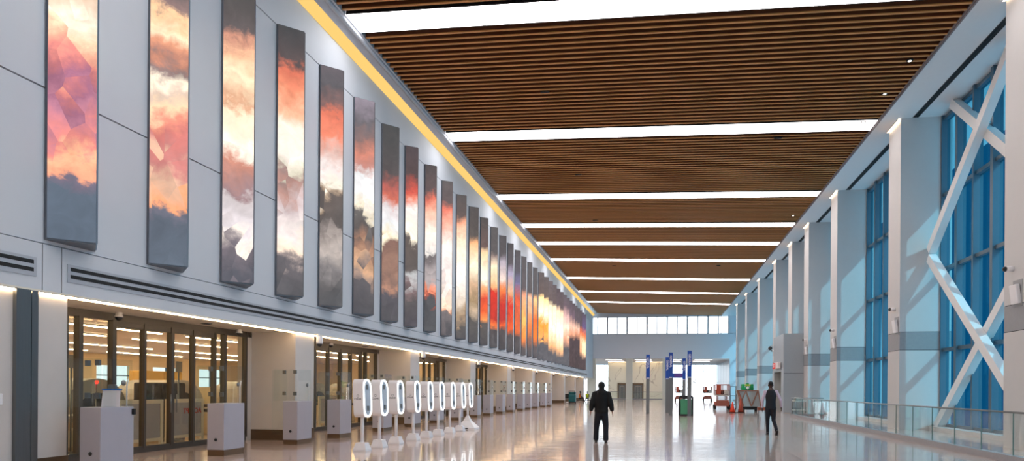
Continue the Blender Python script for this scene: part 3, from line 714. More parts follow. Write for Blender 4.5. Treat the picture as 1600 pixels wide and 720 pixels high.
# bays: windows, slot diffusers
for i in range(len(PR)):
    y0=PR[i]+PW; y1=PR[i+1] if i+1<len(PR) else YE
    fr=MB(); n=6; step=(y1-y0)/n
    for j in range(n+1):
        yy=y0+j*step; w=.1 if j%2 else .06
        fr.box(GX-.22,GX+.1,yy-w,yy+w,.2,12.52)
    for zz in (.2,3.2,6.4,9.35,12.4): fr.box(GX-.14,GX+.1,y0,y1,zz-.07,zz+.07)
    w=struct(fr.build('window_%d'%(i+1),M['mullion']))
    struct(MB().box(GX-.01,GX+.01,y0,y1,.2,12.5).build('pane',M['blueglass'],w))
    struct(MB().box(GX-.6,GX+.2,y0,y1,0,.16).build('sill',M['white'],w))
    lab=('black linear slot diffuser in the white soffit, %s bay beyond the near white pillar'%ORD[i-2]) if i>=2 else 'black linear slot diffuser in the white soffit, bay behind the camera, %s'%ORD[i]
    if i==len(PR)-1: continue
    t=thing('slot_diffuser',lab,'air diffuser',(9.92,y0+.3,12.52),group='slot diffusers in the white soffit')
    L=y1-y0-.35
    MB().box(-.11,.11,0,L,-.012,.0).build('frame',M['darkplastic'],t)
    s=MB(); s.box(-.08,-.01,.03,L-.03,-.02,-.006); s.box(.01,.08,.03,L-.03,-.02,-.006); s.build('slot',M['black'],t)
struct(MB().box(GX+.3,GX+3.0,YB,YE,12.55,12.9).build('roof_overhang', M['soffit']))
# X braces in the first bay
bx=10.5
B0,B1=21.4,29.68
def bar(label,p,q,dx):
    t=thing('steel_brace',label,'brace',((bx+dx),p[0],p[1]),group=None)
    v=Vector((0,q[0]-p[0],q[1]-p[1])); L=v.length; n=Vector((0,-v.z,v.y)).normalized()*.17
    pts=[(n.y,n.z),(v.y+n.y,v.z+n.z),(v.y-n.y,v.z-n.z),(-n.y,-n.z)]
    MB().prism(pts,'x',-.14,.14).build('beam',M['brace'],t)
bar('white diagonal brace from second pillar mid-height down to the near pillar foot',(B1-.03,6.85),(B0,.15),-.0)
bar('white diagonal brace from second pillar foot up to the near pillar mid-height',(B1-.03,.15),(B0,6.85),.29)
bar('white diagonal brace from second pillar mid-height up to the soffit by the near pillar',(B1-.03,7.15),(B0+1.5,12.45),-.0)
bar('white diagonal brace from soffit near the second pillar down to near pillar mid-height',(B1-1.35,12.45),(B0,7.15),.29)

# vestibule with exit sign
t=thing('entrance_vestibule','grey metal vestibule box with exit sign standing against the white pillars','vestibule',(8.12,48.7,0))
v=MB(); v.box(.02,1.27,0,.12,.02,5.4); v.box(0,1.27,.14,4.4,2.95,5.4); v.box(0,.1,.1,1.0,0,2.95); v.box(0,1.27,4.0,4.4,0,2.95)
v.build('cladding',M['clad'],t)
MB().box(.01,1.28,-.012,.0,2.68,2.71).build('reveal',M['darkplastic'],t)
MB().box(.6,.66,1.0,4.0,0,2.9).build('door',M['beige'],t)
MB().box(.0,.15,1.0,4.0,2.85,2.95).build('header',M['steel'],t)
t=thing('exit_sign','small red and white exit sign on the grey vestibule','exit sign',(7.95,49.6,3.28))
MB().box(-.05,.12,0,2.4,-.22,.22,.01).build('housing',M['exitface'],t)
MB().box(-.062,-.05,1.2,2.35,-.2,.2).build('panel',M['exitred'],t)
text('lettering','EXIT',.34,M['letter'],t,Matrix.Translation((-.064,1.78,0)) @ Matrix.Rotation(-math.pi/2,4,'Z') @ Matrix.Rotation(math.pi/2,4,'X'))
t=thing('arm_camera','dark camera on a white arm beyond the exit sign','security camera',(8.0,53.5,4.9))
MB().tube([(1.38,0,0),(.2,0,.0),(0,0,-.1)],.03).build('arm',M['kiosk'],t); MB().ball((-.05,0,-.22),.15).build('dome',M['darkplastic'],t)

# glass balustrade
t=thing('glass_balustrade','long glass balustrade with thin handrail on a grey curb before the white pillars','balustrade',(7.55,6,0))
L=36.5
MB().box(-.09,.09,0,L,0,.16).build('curb',M['curb'],t)
k=0; yy=0
while yy<L-.1:
    MB().box(-.009,.009,yy+.012,min(L,yy+1.52)-.03,.14,1.08).box(-.0095,.0095,min(L,yy+1.52)-.03,min(L,yy+1.52)-.012,.14,1.08,mi=1).build('glass_panel',[M['railglass'],M['glassedge']],t); yy+=1.52
MB().tube([(0,0,1.1),(0,L,1.1)],.022,10).build('handrail',M['steel'],t)
t=thing('glass_balustrade','short glass balustrade return beside the grey vestibule','balustrade',(7.55,42.6,0))
MB().box(.1,1.8,-.09,.09,0,.16).build('curb',M['curb'],t); MB().box(.1,1.8,-.009,.009,.14,1.08).build('glass_panel',M['railglass'],t); MB().tube([(.0,0,1.1),(1.8,0,1.1)],.022,10).build('handrail',M['steel'],t)
t=thing('service_cart','pale service cart standing behind the glass rail near the vestibule','cart',(8.35,44.6,0))
MB().box(-.35,.35,-.5,.5,.85,.92,.02).build('top_tray',M['lightmetal'],t); MB().box(-.35,.35,-.5,.5,.3,.36,.02).build('lower_tray',M['lightmetal'],t)
for sx in (-.3,.3):
    for sy in (-.45,.45):
        MB().tube([(sx,sy,.1),(sx,sy,.88)],.018).build('leg',M['steel'],t); MB().lathe([(.05,-.015),(.05,.015)],(sx,sy,.05),12,'y').build('wheel',M['rubber'],t)
MB().box(-.25,.1,-.3,.2,.92,1.12,.03).build('bin',M['machine'],t)

# ================================================================== END OF THE HALL
b=MB(); b.box(-12.3,12.2,YE,YE+.5,6.2,9.95); b.box(-12.3,12.2,YE,YE+.5,12.6,13.6)
for x0,x1 in ((-12.3,-11.25),(9.75,12.2)): b.box(x0,x1,YE,YE+.5,9.9,12.7)
b.box(-12.3,-11.3,YE,YE+.5,6.2,9.9)
struct(b.build('wall_end', M['endwall']))
struct(MB().box(9.9,12.2,YE,YE+.5,0,6.2).build('wall_end_side', M['endwall']))
for x0,x1,d in ((-11.25,-10.05,1.0),(-5.37,-4.4,.9),(.1,.86,.8)):
    struct(MB().box(x0,x1,YE,YE+d,0,6.2).build('pillar', M['cream']))
fr=MB(); n=14; x0,x1=-11.25,9.75
for j in range(n+1):
    x=x0+(x1-x0)*j/n; w=.13 if j%2==0 else .06
    fr.box(x-w,x+w,YE+.1,YE+.4,9.9,12.62)
    if j%4==1: fr.box(x+.35,x+.4,YE+.1,YE+.4,9.9,12.62)
fr.box(x0,x1,YE+.1,YE+.4,9.9,10.0); fr.box(x0,x1,YE+.1,YE+.4,12.5,12.62)
w=struct(fr.build('window_clerestory', M['endwall'])); struct(MB().box(x0,x1,YE+.24,YE+.26,9.95,12.55).build('pane',M['endglass'],w))
# beyond: lobby
struct(MB().box(-22,12.2,YE+.5,131,6.2,6.4).build('ceiling_lobby', M['soffit']))
struct(MB().box(-9.1,.25,118,118.4,0,6.2).build('wall_marble', M['marble']))
struct(MB().box(-9.1,-8.6,118.4,131,0,6.2).build('wall_lobby', M['white'])); struct(MB().box(0,.25,118.4,131,0,6.2).build('wall_lobby', M['white']))
for i,(x0,x1) in enumerate(((-7.45,-5.9),(-4.9,-3.05))):
    f=MB(); f.box(x0,x0+.22,117.86,118,0,2.6); f.box(x1-.22,x1,117.86,118,0,2.6); f.box(x0,x1,117.86,118,2.3,2.6)
    d=struct(f.build('door_elevator_%d'%(i+1),M['bronze'])); f=MB(); f.box(x0+.4,x0+.5,117.84,117.9,0,2.1); f.box(x1-.5,x1-.4,117.84,117.9,0,2.1); f.box(x0+.4,x1-.4,117.84,117.9,2.0,2.1); f.build('inner_trim',M['machine'],d)
    m=(x0+x1)/2
    for a,c in ((x0+.22,m-.01),(m+.01,x1-.22)): MB().box(a,c,117.92,118,0,2.3).build('leaf',M['steel'],d)
# warm wash at the top of the marble
for i,(x0,x1) in enumerate(((-9,-5.4),(-4.4,.1))):
    tag(MB().box(x0,x1,117.4,117.6,6.14,6.19).build('wall_washer',M['washer']),'warm wall washer light over the %s marble bay of the far lobby'%ORD[i],'wall light')
for i in range(8):  # added fill lamps, standing in for the daylight that brightens the lobby
    x=-7.5+(i%4)*4.6; y=109+(i//4)*5.5
    t=thing('lobby_fill_light','flat white ceiling light in the far lobby','ceiling light',(x,y,6.2),group='flat ceiling lights in the far lobby')
    MB().box(-1.3,1.3,-.35,.35,-.03,0).build('diffuser',M['lobbyfill'],t); MB().box(-1.34,1.34,-.39,.39,-.02,.0).build('frame',M['alu'],t)
def glazing(nm,x0,x1,y,z1,n,mat=M['endwall']):
    f=MB()
    for j in range(n+1): x=x0+(x1-x0)*j/n; f.box(x-.03,x+.03,y,y+.12,0,z1)
    for z in (.1,2.9,z1-.06): f.box(x0,x1,y,y+.12,z-.03,z+.03)
    w=struct(f.build(nm,mat)); struct(MB().box(x0,x1,y+.09,y+.11,.1,z1-.06).build('pane',M['endglass'],w)); return w
glazing('window_lobby_1',-22,-9.1,130,6.2,8); glazing('window_lobby_2',.25,12,130,6.2,8)
# grey-green glazed partition on the right of the lobby
b=MB()
for j in range(5): b.box(10.1,10.2,108+j*5,112.7+j*5,0,6.2)
struct(b.build('wall_partition', M['alu']))
t=thing('lobby_brace','white crossed steel brace in front of the bright lobby window','brace',(5.8,129.4,0))
m_=MB(); m_.tube([(-2.8,0,0),(2.8,0,6.1)],.07,square=True); m_.build('beam',M['brace'],t); m_=MB(); m_.tube([(2.8,.2,0),(-2.8,.2,6.1)],.07,square=True); m_.build('beam',M['brace'],t)
t=thing('lobby_rail','glass rail with steel posts before the marble lobby','balustrade',(-11,106.6,0))
MB().box(0,11.3,-.01,.01,.1,1.05).build('glass_panel',M['railglass'],t); MB().tube([(0,0,1.15),(11.3,0,1.15)],.035).build('handrail',M['steel'],t)
for j in range(6): MB().box(j*2.25-.03,j*2.25+.03,-.03,.03,0,1.15).build('post',M['steel'],t)
MB().box(0,11.3,-.05,.05,0,.1).build('curb',M['curb'],t)
# far left: the hall's end return beyond the last pillar (bright lobby side)
struct(MB().box(-12.4,-12.2,104.2,105,0,6.2).build('wall_return', M['endwall']))
# rear wall closes the hall behind the camera
struct(MB().box(-13,12.2,YB-.3,YB,0,13.6).build('wall_rear', M['stone']))

# ================================================================== SIGN POSTS
def signpost(label,x,y,top,word,w=.24,d=.12,bot=2.22):
    t=thing('sign_post',label,'sign post',(x,y,0),group='grey posts with blue vertical signs')
    MB().box(-w*.45,w*.45,-d*.45,d*.45,.02,bot+.1).build('post',M['postgrey'],t)
    MB().box(-w*.6,w*.6,-d*.6,d*.6,0,.02).build('foot',M['steel'],t)
    s=MB().box(-w/2,w/2,-d/2,d/2,bot,top,.008).build('sign',M['signblue'],t)
    text('lettering',word,.165,M['letter'],s,Matrix.Translation((.0,-d/2-.003,top-.18-.0)) @ Matrix.Rotation(math.pi/2,4,'X') @ Matrix.Rotation(-math.pi/2,4,'Z'),align='LEFT')
    MB().box(-w*.36,w*.36,-d/2-.004,-d/2,bot+.02,bot+.07).build('stripe',M['letter'],s)
    return t
signpost('grey post with blue vertical sign standing alone, nearest the walking man in black',-.87,44.2,3.76,'GENERAL')
signpost('grey post with blue vertical sign overlapping a second post behind it',.52,41.4,3.74,'GENERAL')
signpost('grey post with blue vertical sign in front of the green bin',1.58,40.6,3.80,'GENERAL')
signpost('grey post with blue vertical sign standing behind the green bin',1.55,49.5,3.75,'GENERAL')
signpost('grey post with blue vertical sign half hidden by another sign',.36,46.5,3.70,'GENERAL')
t=thing('overhead_sign','small purple and blue overhead sign between the posts','sign',(1.35,60,2.75))
MB().box(-.5,.5,-.05,.05,-.2,.2,.02).build('panel',M['signblue'],t); MB().box(-.3,.42,-.06,-.05,-.1,.14).build('display',M['purple'],t)
for s in (-.42,.42): MB().tube([(s,0,-2.75),(s,0,-.2)],.03).build('leg',M['postgrey'],t)

# bin
t=thing('waste_bin','black framed waste bin with a green front at the sign post','bin',(1.42,41.5,0))
f=MB(); f.box(-.42,-.33,-.3,.3,.05,1.12,.02); f.box(.33,.42,-.3,.3,.05,1.12,.02); f.box(-.42,.42,-.3,.3,0,.09,.02); f.build('frame',M['darkplastic'],t)
MB().prism([(-.4,1.06),(.4,1.06),(.36,1.2),(-.36,1.2)],'y',-.3,.3).build('hood',M['darkplastic'],t)
MB().box(-.33,.33,-.27,.27,.09,.98,.03).build('liner_door',M['bingreen'],t)
MB().box(-.2,.2,-.31,-.28,1.0,1.06).build('slot',M['black'],t)

# ================================================================== SCISSOR LIFTS
def lift():
    t=thing('scissor_lift','','scissor lift',(0,0,0),group='folded scissor lifts')
    MB().box(-.5,.5,-.9,.9,.28,.62,.03).build('chassis',M['orange'],t)
    for sx in (-.5,.5):
        for sy in (-.65,.65): MB().lathe([(.12,-.08),(.2,-.07),(.2,.07),(.12,.08)],(sx,sy,.2),18,'x').build('wheel',M['rubber'],t)
    s=MB()
    for k in range(4):
        z=.66+k*.1
        for sx in (-.32,.32): s.box(sx-.03,sx+.03,-.85,.85,z,z+.07)
    s.build('scissor_arms',M['rust'],t)
    MB().box(-.52,.52,-.95,.95,1.08,1.18,.015).build('platform',M['lightmetal'],t)
    r=MB()
    for z in (1.5,1.95): r.tube([(-.5,-.93,z),(.5,-.93,z),(.5,.93,z),(-.5,.93,z)],.03,8,closed=True)
    for sx in (-.5,.5):
        for sy in (-.93,0,.93): r.tube([(sx,sy,1.15),(sx,sy,1.97)],.03,8)
    r.tube([(0,-.93,1.15),(0,-.93,1.95)],.025,8)
    r.build('guard_rail',M['rust'],t)
    MB().box(-.45,-.1,-.99,-.9,1.18,1.92,.02).build('entry_gate',M['orange'],t)
    MB().box(.1,.45,-1.02,-.95,1.2,1.5,.02).build('control_box',M['lightmetal'],t)
    MB().box(-.45,.45,-.93,-.88,.3,.75,.02).build('ladder',M['rust'],t)
    MB().box(-.4,.4,-.5,.7,1.18,1.55,.03).build('load_box',M['blackbag'],t)
    return t
l0=lift(); l0.location=(4.62,55.5,0); l0['label']='orange scissor lift parked beside the orange cones'; l0.scale=(1.05,1,1)
dup(l0,(6.05,95,0),'dusty scissor lift parked far off by the bright lobby window').scale=(1.05,1,1)
dup(l0,(2.3,92,0),'scissor lift parked far off behind the blue sign posts').scale=(1.05,1,1)
t=thing('mesh_trolley','thin wire cage trolley beside the orange scissor lift','trolley',(5.5,55.6,0))
f=MB()
for sx in (-.22,.22):
    for sy in (-.3,.3): f.tube([(sx,sy,.1),(sx,sy,1.85)],.022,8)
for z in (.4,1.1,1.82): f.tube([(-.22,-.3,z),(.22,-.3,z),(.22,.3,z),(-.22,.3,z)],.018,8,closed=True)
f.build('frame',M['steel'],t); MB().box(-.22,.22,-.3,.3,.36,.4).build('shelf',M['lightmetal'],t)
for sx in (-.2,.2):
    for sy in (-.27,.27): MB().lathe([(.06,-.02),(.06,.02)],(sx,sy,.06),12,'x').build('wheel',M['rubber'],t)
# cones
def cone(label,x,y,h,mat,r=.2,stripe=True):
    t=thing('traffic_cone',label,'cone',(x,y,0))
    MB().box(-r*1.25,r*1.25,-r*1.25,r*1.25,0,.04,.01).build('base',M['rubber'],t)
    c=MB().lathe([(r,.04),(r*.55,h*.5),(.03,h-.02),(.02,h)],n=18).build('body',mat,t)
    if stripe: MB().lathe([(r*.36+.006,h*.68),(r*.2+.008,h*.86)],n=18).build('stripe',M['letter'],c)
cone('small orange traffic cone beside the scissor lift wheel',4.7,47.8,.75,M['redorange'],.2)
cone('tall plain brown-orange cone beside the grey hopper cart',5.28,48.2,1.1,M['orange'],.2,False)
# hopper cart
t=thing('hopper_cart','grey tilting hopper cart with brown braces on a black base','cart',(6.12,50.6,0))
MB().prism([(-.62,.38),(.72,.38),(.55,1.52),(-.88,1.52)],'y',-.5,.6).build('hopper',M['hopper'],t)
f=MB()
for a,c in (((-.8,1.48),(-.45,.42)),((-.28,1.48),(.08,.42)),((.5,1.45),(.1,.42)),((-.3,1.48),(-.6,.7))): f.tube([(a[0],-.51,a[1]),(c[0],-.51,c[1])],.055,square=True)
f.box(-.9,.57,-.54,-.5,1.46,1.54); f.tube([(-.86,-.51,1.5),(-.62,-.51,.4)],.05,square=True); f.tube([(.54,-.51,1.5),(.72,-.51,.4)],.05,square=True)
f.build('brace',M['brown'],t)
MB().box(-.55,.62,-.45,.5,.16,.36,.03).build('base',M['black'],t)
for sx in (-.4,.45):
    for sy in (-.35,.4): MB().lathe([(.09,-.04),(.09,.04)],(sx,sy,.09),14,'x').build('wheel',M['rubber'],t)
t=thing('green_load','green plastic bundle heaped on the grey hopper cart','bundle',(5.98,50.65,1.545))
m_=MB(); m_.box(-.42,.42,-.3,.3,0,.22,.06); m_.build('bundle',M['green'],t)
for sx in (-.3,0,.3): MB().box(sx-.1,sx+.1,-.33,.3,.18,.5-.12*abs(sx)*2,.05).build('flap',M['green'],t)
MB().ball((.0,-.31,.16),.1,.05,.12).build('label_disc',M['letter'],t); MB().box(-.2,.2,-.34,-.3,.3,.4,.02).build('band',M['hivis'],t)
# folding stand
t=thing('folding_stand','small red-brown topped stand on thin legs near the walking man in a waistcoat','stand',(5.0,36.3,0))
MB().box(-.2,.2,-.16,.16,.52,.68,.02).build('top',M['stoolbrown'],t)
for sx in (-.18,.18):
    for sy in (-.13,.13): MB().tube([(sx,sy,0),(sx*.9,sy*.9,.53)],.011).build('leg',M['darkplastic'],t)
# floor scrubber, far left
t=thing('floor_scrubber','teal floor scrubbing machine parked beside the far pillars','floor scrubber',(-9.3,72,0))
MB().box(-.36,.36,-.5,.5,.15,.95,.1).build('tank',M['teal'],t); MB().box(-.34,.34,-.3,.5,.95,1.22,.08).build('recovery_tank',M['teal'],t)
MB().tube([(-.3,-.5,.95),(-.3,-.62,1.3),(.3,-.62,1.3),(.3,-.5,.95)],.03,8).build('handle',M['black'],t)
MB().box(-.75,-.4,-.3,.2,.5,1.0,.04).build('side_bag',M['black'],t)
MB().box(-.42,.42,-.62,-.5,.04,.14,.02).build('squeegee',M['black'],t)
for sx in (-.3,.3): MB().lathe([(.15,-.05),(.15,.05)],(sx,.2,.15),16,'x').build('wheel',M['rubber'],t)
t=thing('caster_jack','small pale caster block on the floor beside the teal machine','block',(-9.75,71.2,0)); MB().box(-.12,.12,-.12,.12,.06,.2,.02).build('body',M['kiosk'],t); MB().lathe([(.05,-.03),(.05,.03)],(0,0,.05),12,'x').build('wheel',M['rubber'],t)

# ================================================================== PEOPLE
X_=(1,0,0); Y_=(0,1,0)
def rem(o,vox,sm=6):
    m=o.modifiers.new('remesh','REMESH'); m.mode='VOXEL'; m.voxel_size=vox; m.use_smooth_shade=True
    s=o.modifiers.new('smooth','SMOOTH'); s.iterations=sm; s.factor=.5
    return o
def limb(b,pts,rs,n=12):
    b.tube(pts,rs,n)
    for p,r in zip(pts[1:-1],rs[1:-1]): b.ball(p,r*1.0)
def hand(b,w,d,out,s=1.0):
    """wrist point w, hand direction d (down), out = sideways direction; palm, 4 bent fingers and a thumb"""
    w=Vector(w); d=Vector(d).normalized(); fwd=Vector((0,1,0)); fwd=(fwd-d*fwd.dot(d)).normalized(); side=d.cross(fwd).normalized()
    b.loft([(w-d*.02*s,.028*s,.022*s,fwd,side),(w+d*.04*s,.042*s,.02*s,fwd,side),(w+d*.095*s,.044*s,.018*s,fwd,side)],10)
    inn=-Vector(out)
    for j,(o,l) in enumerate(((.033,.072),(.011,.085),(-.011,.08),(-.033,.06))):
        p0=w+d*.085*s+fwd*o*s; p1=p0+d*l*.5*s; p2=p1+(d*.8+inn*.6).normalized()*l*.5*s
        b.tube([p0,p1,p2],[.0105*s,.0095*s,.008*s],8)
    p0=w+d*.03*s+fwd*.03*s; p1=p0+(fwd*.8+d*.6).normalized()*.045*s; p2=p1+d*.04*s
    b.tube([p0,p1,p2],[.013*s,.012*s,.009*s],8)
def head_mesh(b,c,s=1.0):
    c=Vector(c)
    b.ball(c+Vector((0,-.012,.03))*s,.077*s,.095*s,.105*s)
    b.loft([(c+Vector((0,.03,-.11))*s,.045*s,.05*s,X_,Y_),(c+Vector((0,.02,-.05))*s,.064*s,.082*s,X_,Y_),(c+Vector((0,.005,.02))*s,.072*s,.09*s,X_,Y_)],14)
    b.ball(c+Vector((0,.098,-.02))*s,.014*s,.02*s,.024*s)      # nose
    b.ball(c+Vector((0,.092,-.062))*s,.025*s,.012*s,.01*s)      # mouth
    for sx in (-1,1):
        b.ball(c+Vector((sx*.079,-.005,-.005))*s,.012*s,.025*s,.034*s)   # ears
        b.ball(c+Vector((sx*.03,.084,.012))*s,.014*s,.01*s,.009*s)    # eyes / brow
def walker(name,label,loc,rz,P,mats,jacket=True):
    """P: joint dict in local metres, +y is the way the person walks (away from the camera)"""
    t=thing(name,label,'person',loc,rz)
    b=MB()
    # one continuous body: torso, neck, head, arms, legs
    H=P['hip']; 
    b.loft([((0,0,H-.06),.15,.11,X_,Y_),((0,0,H+.06),.16,.115,X_,Y_),((0,0,H+.2),.145,.10,X_,Y_),((0,.0,H+.36),.165,.115,X_,Y_),((0,-.01,H+.48),.17,.11,X_,Y_),((0,-.01,P['sh']+.03),.10,.08,X_,Y_),((0,.01,P['sh']+.1),.06,.06,X_,Y_),((0,.02,P['head']-.1),.055,.058,X_,Y_)],18)
    head_mesh(b,(P.get('hx',0),.03,P['head']),P.get('hs',1))
    for sd in ('l','r'):
        S,E,W=P['s'+sd],P['e'+sd],P['w'+sd]
        limb(b,[(S[0]*.5,S[1],S[2]+.0),S,E,W],[.05,.052,.042,.028])
        d=(Vector(W)-Vector(E)); hand(b,W,d,(-1 if sd=='l' else 1,0,0))
        K,A=P['k'+sd],P['a'+sd]; hp=(.085*(-1 if sd=='l' else 1),0,H)
        limb(b,[hp,K,A],[.085,.058,.038])
        b.loft([((A[0],A[1]-.05,A[2]-.07),.03,.02,X_,(0,0,1)),((A[0],A[1]+.02,A[2]-.055),.04,.035,X_,(0,0,1)),((A[0],A[1]+.15,A[2]-.075),.04,.02,X_,(0,0,1))],10)
    body=rem(b.build('body',mats['skin'],t),.011,3)
    # trousers
    b=MB()
    b.loft([((0,0,H-.08),.155,.12,X_,Y_),((0,0,H+.05),.172,.13,X_,Y_),((0,0,H+.13),.165,.122,X_,Y_)],18)
    for sd in ('l','r'):
        K,A=P['k'+sd],P['a'+sd]; s=-1 if sd=='l' else 1
        limb(b,[(.085*s,0,H),((.085*s+K[0])/2,K[1]/2,(H+K[2])/2),K,((K[0]+A[0])/2,(K[1]+A[1])/2-.01,(K[2]+A[2])/2),(A[0],A[1],A[2]-.03)],[.11,P['leg'][0],P['leg'][1],P['leg'][2],P['leg'][3]])
    rem(b.build('trousers',mats['leg'],t),.016,4)
    for sd in ('l','r'):
        A=P['a'+sd]; b=MB(); pt=P.get('pitch'+sd,0)
        b.loft([((0,-.10,-.075),.036,.025,X_,(0,0,1)),((0,-.06,-.05),.045,.05,X_,(0,0,1)),((0,.03,-.045),.05,.05,X_,(0,0,1)),((0,.12,-.072),.052,.027,X_,(0,0,1)),((0,.19,-.08),.035,.016,X_,(0,0,1))],12)
        b.xform(Matrix.Translation(A) @ Matrix.Rotation(pt,4,'X')); rem(b.build('shoe',mats['shoe'],t),.012,2)
    return t,P
def sleeves(b,P,rs,cuff=1.0):
    for sd in ('l','r'):
        S,E,W=[Vector(P[q+sd]) for q in 'sew']
        mid=(S+E)/2; m2=(E+W)/2; end=E+(W-E)*cuff
        limb(b,[(S.x*.45,S.y,S.z-.0),S,mid,E,m2,end],rs)

# man in black
P=dict(hip=.86,sh=1.44,head=1.615,hs=1.0,sl=(-.185,-.01,1.375),sr=(.185,-.01,1.375),el=(-.27,-.06,1.12),er=(.275,-.05,1.12),wl=(-.305,.02,.90),wr=(.315,.03,.90),
 kl=(-.135,.05,.48),kr=(.13,.0,.47),al=(-.155,.06,.09),ar=(.14,-.12,.09),leg=(.10,.084,.076,.078))
t,P=walker('person','person in black hooded jacket and dark jeans walking away down the hall',(-1.72,19.9,0),.05,P,dict(skin=M['skin_pale'],leg=M['jeans'],shoe=M['shoe']))
b=MB(); H=.86
b.loft([((0,0,H-.02),.185,.145,X_,Y_),((0,0,H+.05),.205,.16,X_,Y_),((0,0,H+.12),.195,.15,X_,Y_),((0,-.01,H+.28),.19,.15,X_,Y_),((0,-.02,H+.42),.2,.15,X_,Y_),((0,-.02,H+.53),.185,.135,X_,Y_),((0,-.015,H+.6),.14,.105,X_,Y_),((0,0,H+.66),.08,.08,X_,Y_)],20)
for sd in ('l','r'):
    S,E,W_=[Vector(P[q+sd]) for q in 'sew']
    limb(b,[(S.x*.3,S.y,1.465),(S.x*1.05,S.y,S.z+.02),(S+E)/2,E,(E+W_)/2+Vector((0,-.01,0)),E+(W_-E)*.9],[.075,.088,.086,.08,.072,.06])
b.loft([((0,-.13,1.36),.10,.035,X_,Y_),((0,-.11,1.44),.125,.06,X_,Y_),((0,-.06,1.51),.105,.085,X_,Y_),((0,-.01,1.56),.085,.085,X_,Y_)],16)
rem(b.build('jacket',M['jacket'],t),.014,3)
b=MB(); b.ball((0,.0,1.655),.105,.124,.115); b.loft([((0,-.06,1.44),.115,.05,X_,Y_),((0,-.055,1.51),.095,.07,X_,Y_),((0,-.04,1.57),.088,.085,X_,Y_),((0,-.02,1.63),.098,.1,X_,Y_)],14)
rem(b.build('hair',M['hair'],t),.013,3)

# man in waistcoat
P=dict(hip=.95,sh=1.53,head=1.72,hs=1.05,sl=(-.19,0,1.49),sr=(.19,0,1.49),el=(-.28,-.03,1.18),er=(.32,-.06,1.20),wl=(-.27,.06,.92),wr=(.36,.06,.95),
 kl=(-.09,.08,.52),kr=(.1,.02,.50),al=(-.08,.12,.09),ar=(.17,-.26,.15),leg=(.088,.07,.062,.055),pitchr=-.6)
t,P=walker('person','person in dark waistcoat and lilac shirt walking away beside the glass rail',(3.73,24.9,0),0,P,dict(skin=M['skin_dark'],leg=M['trouser'],shoe=M['shoe']))
b=MB(); H=.95
b.loft([((0,0,H+.02),.155,.12,X_,Y_),((0,0,H+.2),.15,.115,X_,Y_),((0,-.01,H+.42),.175,.125,X_,Y_),((0,-.01,H+.53),.175,.115,X_,Y_),((0,0,H+.6),.085,.08,X_,Y_),((0,.01,H+.66),.066,.068,X_,Y_)],18)
sleeves(b,P,[.06,.064,.057,.053,.048,.04],.95)
rem(b.build('shirt',M['shirt'],t),.015,4)
b=MB(); b.loft([((0,0,H-.06),.18,.145,X_,Y_),((0,0,H+.06),.172,.138,X_,Y_),((0,0,H+.2),.165,.132,X_,Y_),((0,-.01,H+.42),.188,.145,X_,Y_),((0,-.01,H+.54),.165,.13,X_,Y_),((0,-.01,H+.6),.12,.105,X_,Y_)],20)
rem(b.build('waistcoat',M['vest'],t),.015,4)
b=MB(); b.ball((0,.012,1.765),.086,.105,.10); rem(b.build('hair',M['hair'],t),.012,2)

# two workers sitting far off
def sitter(label,loc,rz,top,lean=0):
    t=thing('person',label,'person',loc,rz)
    b=MB()
    b.loft([((0,0,.36),.15,.13,X_,Y_),((0,0,.5),.15,.12,X_,Y_),((0,.02,.75),.17,.12,X_,Y_),((0,.03,.9),.17,.11,X_,Y_),((0,.04,.98),.07,.07,X_,Y_),((0,.05,1.05),.055,.055,X_,Y_)],16)
    head_mesh(b,(0,.07,1.14))
    for s in (-1,1):
        limb(b,[(s*.1,.03,.9),(s*.19,.03,.88),(s*.24,.1,.62),(s*.16,.32,.5)],[.05,.055,.045,.03]); hand(b,(s*.16,.32,.5),(0,.6,-.5),(s,0,0))
        limb(b,[(s*.09,0,.4),(s*.13,.42,.46),(s*.13,.5,.1)],[.09,.065,.045])
        b.loft([((s*.13,.45,.05),.04,.03,X_,(0,0,1)),((s*.13,.55,.05),.045,.04,X_,(0,0,1)),((s*.13,.68,.03),.04,.02,X_,(0,0,1))],10)
    rem(b.build('body',M['skin_dark'],t),.018,3)
    b=MB(); b.loft([((0,0,.42),.17,.145,X_,Y_),((0,.01,.6),.175,.14,X_,Y_),((0,.03,.88),.19,.135,X_,Y_),((0,.04,.96),.1,.09,X_,Y_)],16); rem(b.build('vest',top,t),.02,3)
    b=MB(); b.loft([((0,-.02,.34),.17,.15,X_,Y_),((0,0,.46),.17,.15,X_,Y_)],14)
    for s in (-1,1): limb(b,[(s*.09,0,.4),(s*.13,.42,.46),(s*.13,.5,.12)],[.11,.08,.06])
    rem(b.build('trousers',M['trouser'],t),.02,3)
    b=MB(); b.ball((0,.05,1.18),.095,.11,.1); rem(b.build('hair',M['hair'],t),.02,2)
    return t
sitter('seated worker in orange-brown top by the far pillar',(-9.75,82.5,0),-1.2,M['hivisorange'])
sitter('seated worker in yellow hi-vis vest facing the hall beside the far window',(-8.95,83.5,0),math.pi,M['hivis'])
for i,(x,y,l) in enumerate(((-9.75,82.5,'low dark bench under the seated worker in orange-brown top'),(-8.95,83.5,'low dark bench under the seated worker in hi-vis vest'))):
    t=thing('low_bench',l,'bench',(x,y,0))
    MB().box(-.38,.38,-.2,.2,.12,.19,.01).build('seat',M['blackbag'],t)
    for sx in (-.33,.33): MB().box(sx-.03,sx+.03,-.18,.18,0,.12).build('leg',M['blackbag'],t)

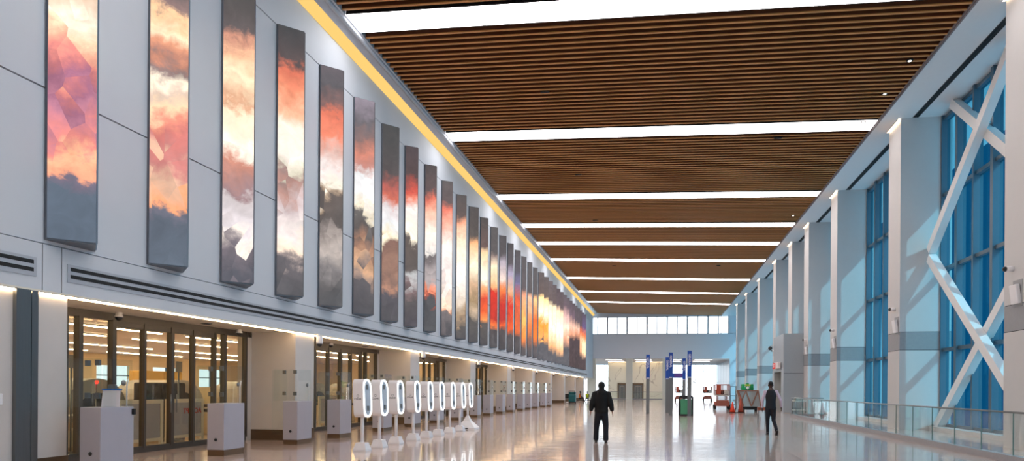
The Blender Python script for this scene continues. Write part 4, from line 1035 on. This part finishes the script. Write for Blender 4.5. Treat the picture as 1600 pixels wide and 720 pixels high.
# ================================================================== WORLD + SUN
W=bpy.data.worlds.new('sky'); SC.world=W; W.use_nodes=True; t=W.node_tree; t.nodes.clear()
out=N(t,'ShaderNodeOutputWorld'); bg=N(t,'ShaderNodeBackground'); tc=N(t,'ShaderNodeTexCoord'); sp_=N(t,'ShaderNodeSeparateXYZ')
nrm=N(t,'ShaderNodeVectorMath',operation='NORMALIZE'); t.links.new(tc.outputs['Generated'],nrm.inputs[0]); t.links.new(nrm.outputs['Vector'],sp_.inputs['Vector'])
mr=N(t,'ShaderNodeMapRange'); mr.inputs['From Min'].default_value=-1; mr.inputs['From Max'].default_value=1; t.links.new(sp_.outputs['Y'],mr.inputs['Value'])
r=N(t,'ShaderNodeValToRGB'); e=r.color_ramp.elements
def P01(y): return (y+1)/2
e[0].position=0; e[0].color=(.8,1.15,1.35,1); e[1].position=1; e[1].color=(2.6,2.7,2.8,1)
for pos,c in ((.25,(.8,1.15,1.35)),(.6,(.004,.08,.16)),(.955,(.004,.08,.16)),(.982,(2.6,2.7,2.8))): q=e.new(P01(pos)); q.color=c+(1,)
t.links.new(mr.outputs['Result'],r.inputs['Fac'])
mx=N(t,'ShaderNodeMapRange'); mx.inputs['From Min'].default_value=-.35; mx.inputs['From Max'].default_value=-.5; t.links.new(sp_.outputs['X'],mx.inputs['Value'])
mm=N(t,'ShaderNodeMix',data_type='RGBA'); t.links.new(mx.outputs['Result'],mm.inputs[0]); t.links.new(r.outputs['Color'],mm.inputs[6]); mm.inputs[7].default_value=(.75,.9,1,1)
t.links.new(mm.outputs[2],bg.inputs['Color']); bg.inputs['Strength'].default_value=1.6
t.links.new(bg.outputs['Background'],out.inputs['Surface'])
sd=bpy.data.lights.new('sun','SUN'); so=bpy.data.objects.new('sun',sd); C.objects.link(so)
sd.energy=2.8; sd.angle=.012; sd.color=(1,.97,.92)
so.rotation_euler=Vector((-1,.85,-1.1)).to_track_quat('-Z','Y').to_euler(); so.location=(30,-30,40)

# ================================================================== RENDER LOOK
SC.view_settings.view_transform='Standard'; SC.view_settings.look='None'; SC.view_settings.gamma=1; SC.view_settings.exposure=0
SC.view_settings.use_curve_mapping=False
SC.cycles.max_bounces=10; SC.cycles.diffuse_bounces=4; SC.cycles.glossy_bounces=4; SC.cycles.transparent_max_bounces=24
SC.cycles.use_denoising=True; SC.cycles.sample_clamp_indirect=6; SC.cycles.caustics_reflective=False; SC.cycles.caustics_refractive=False
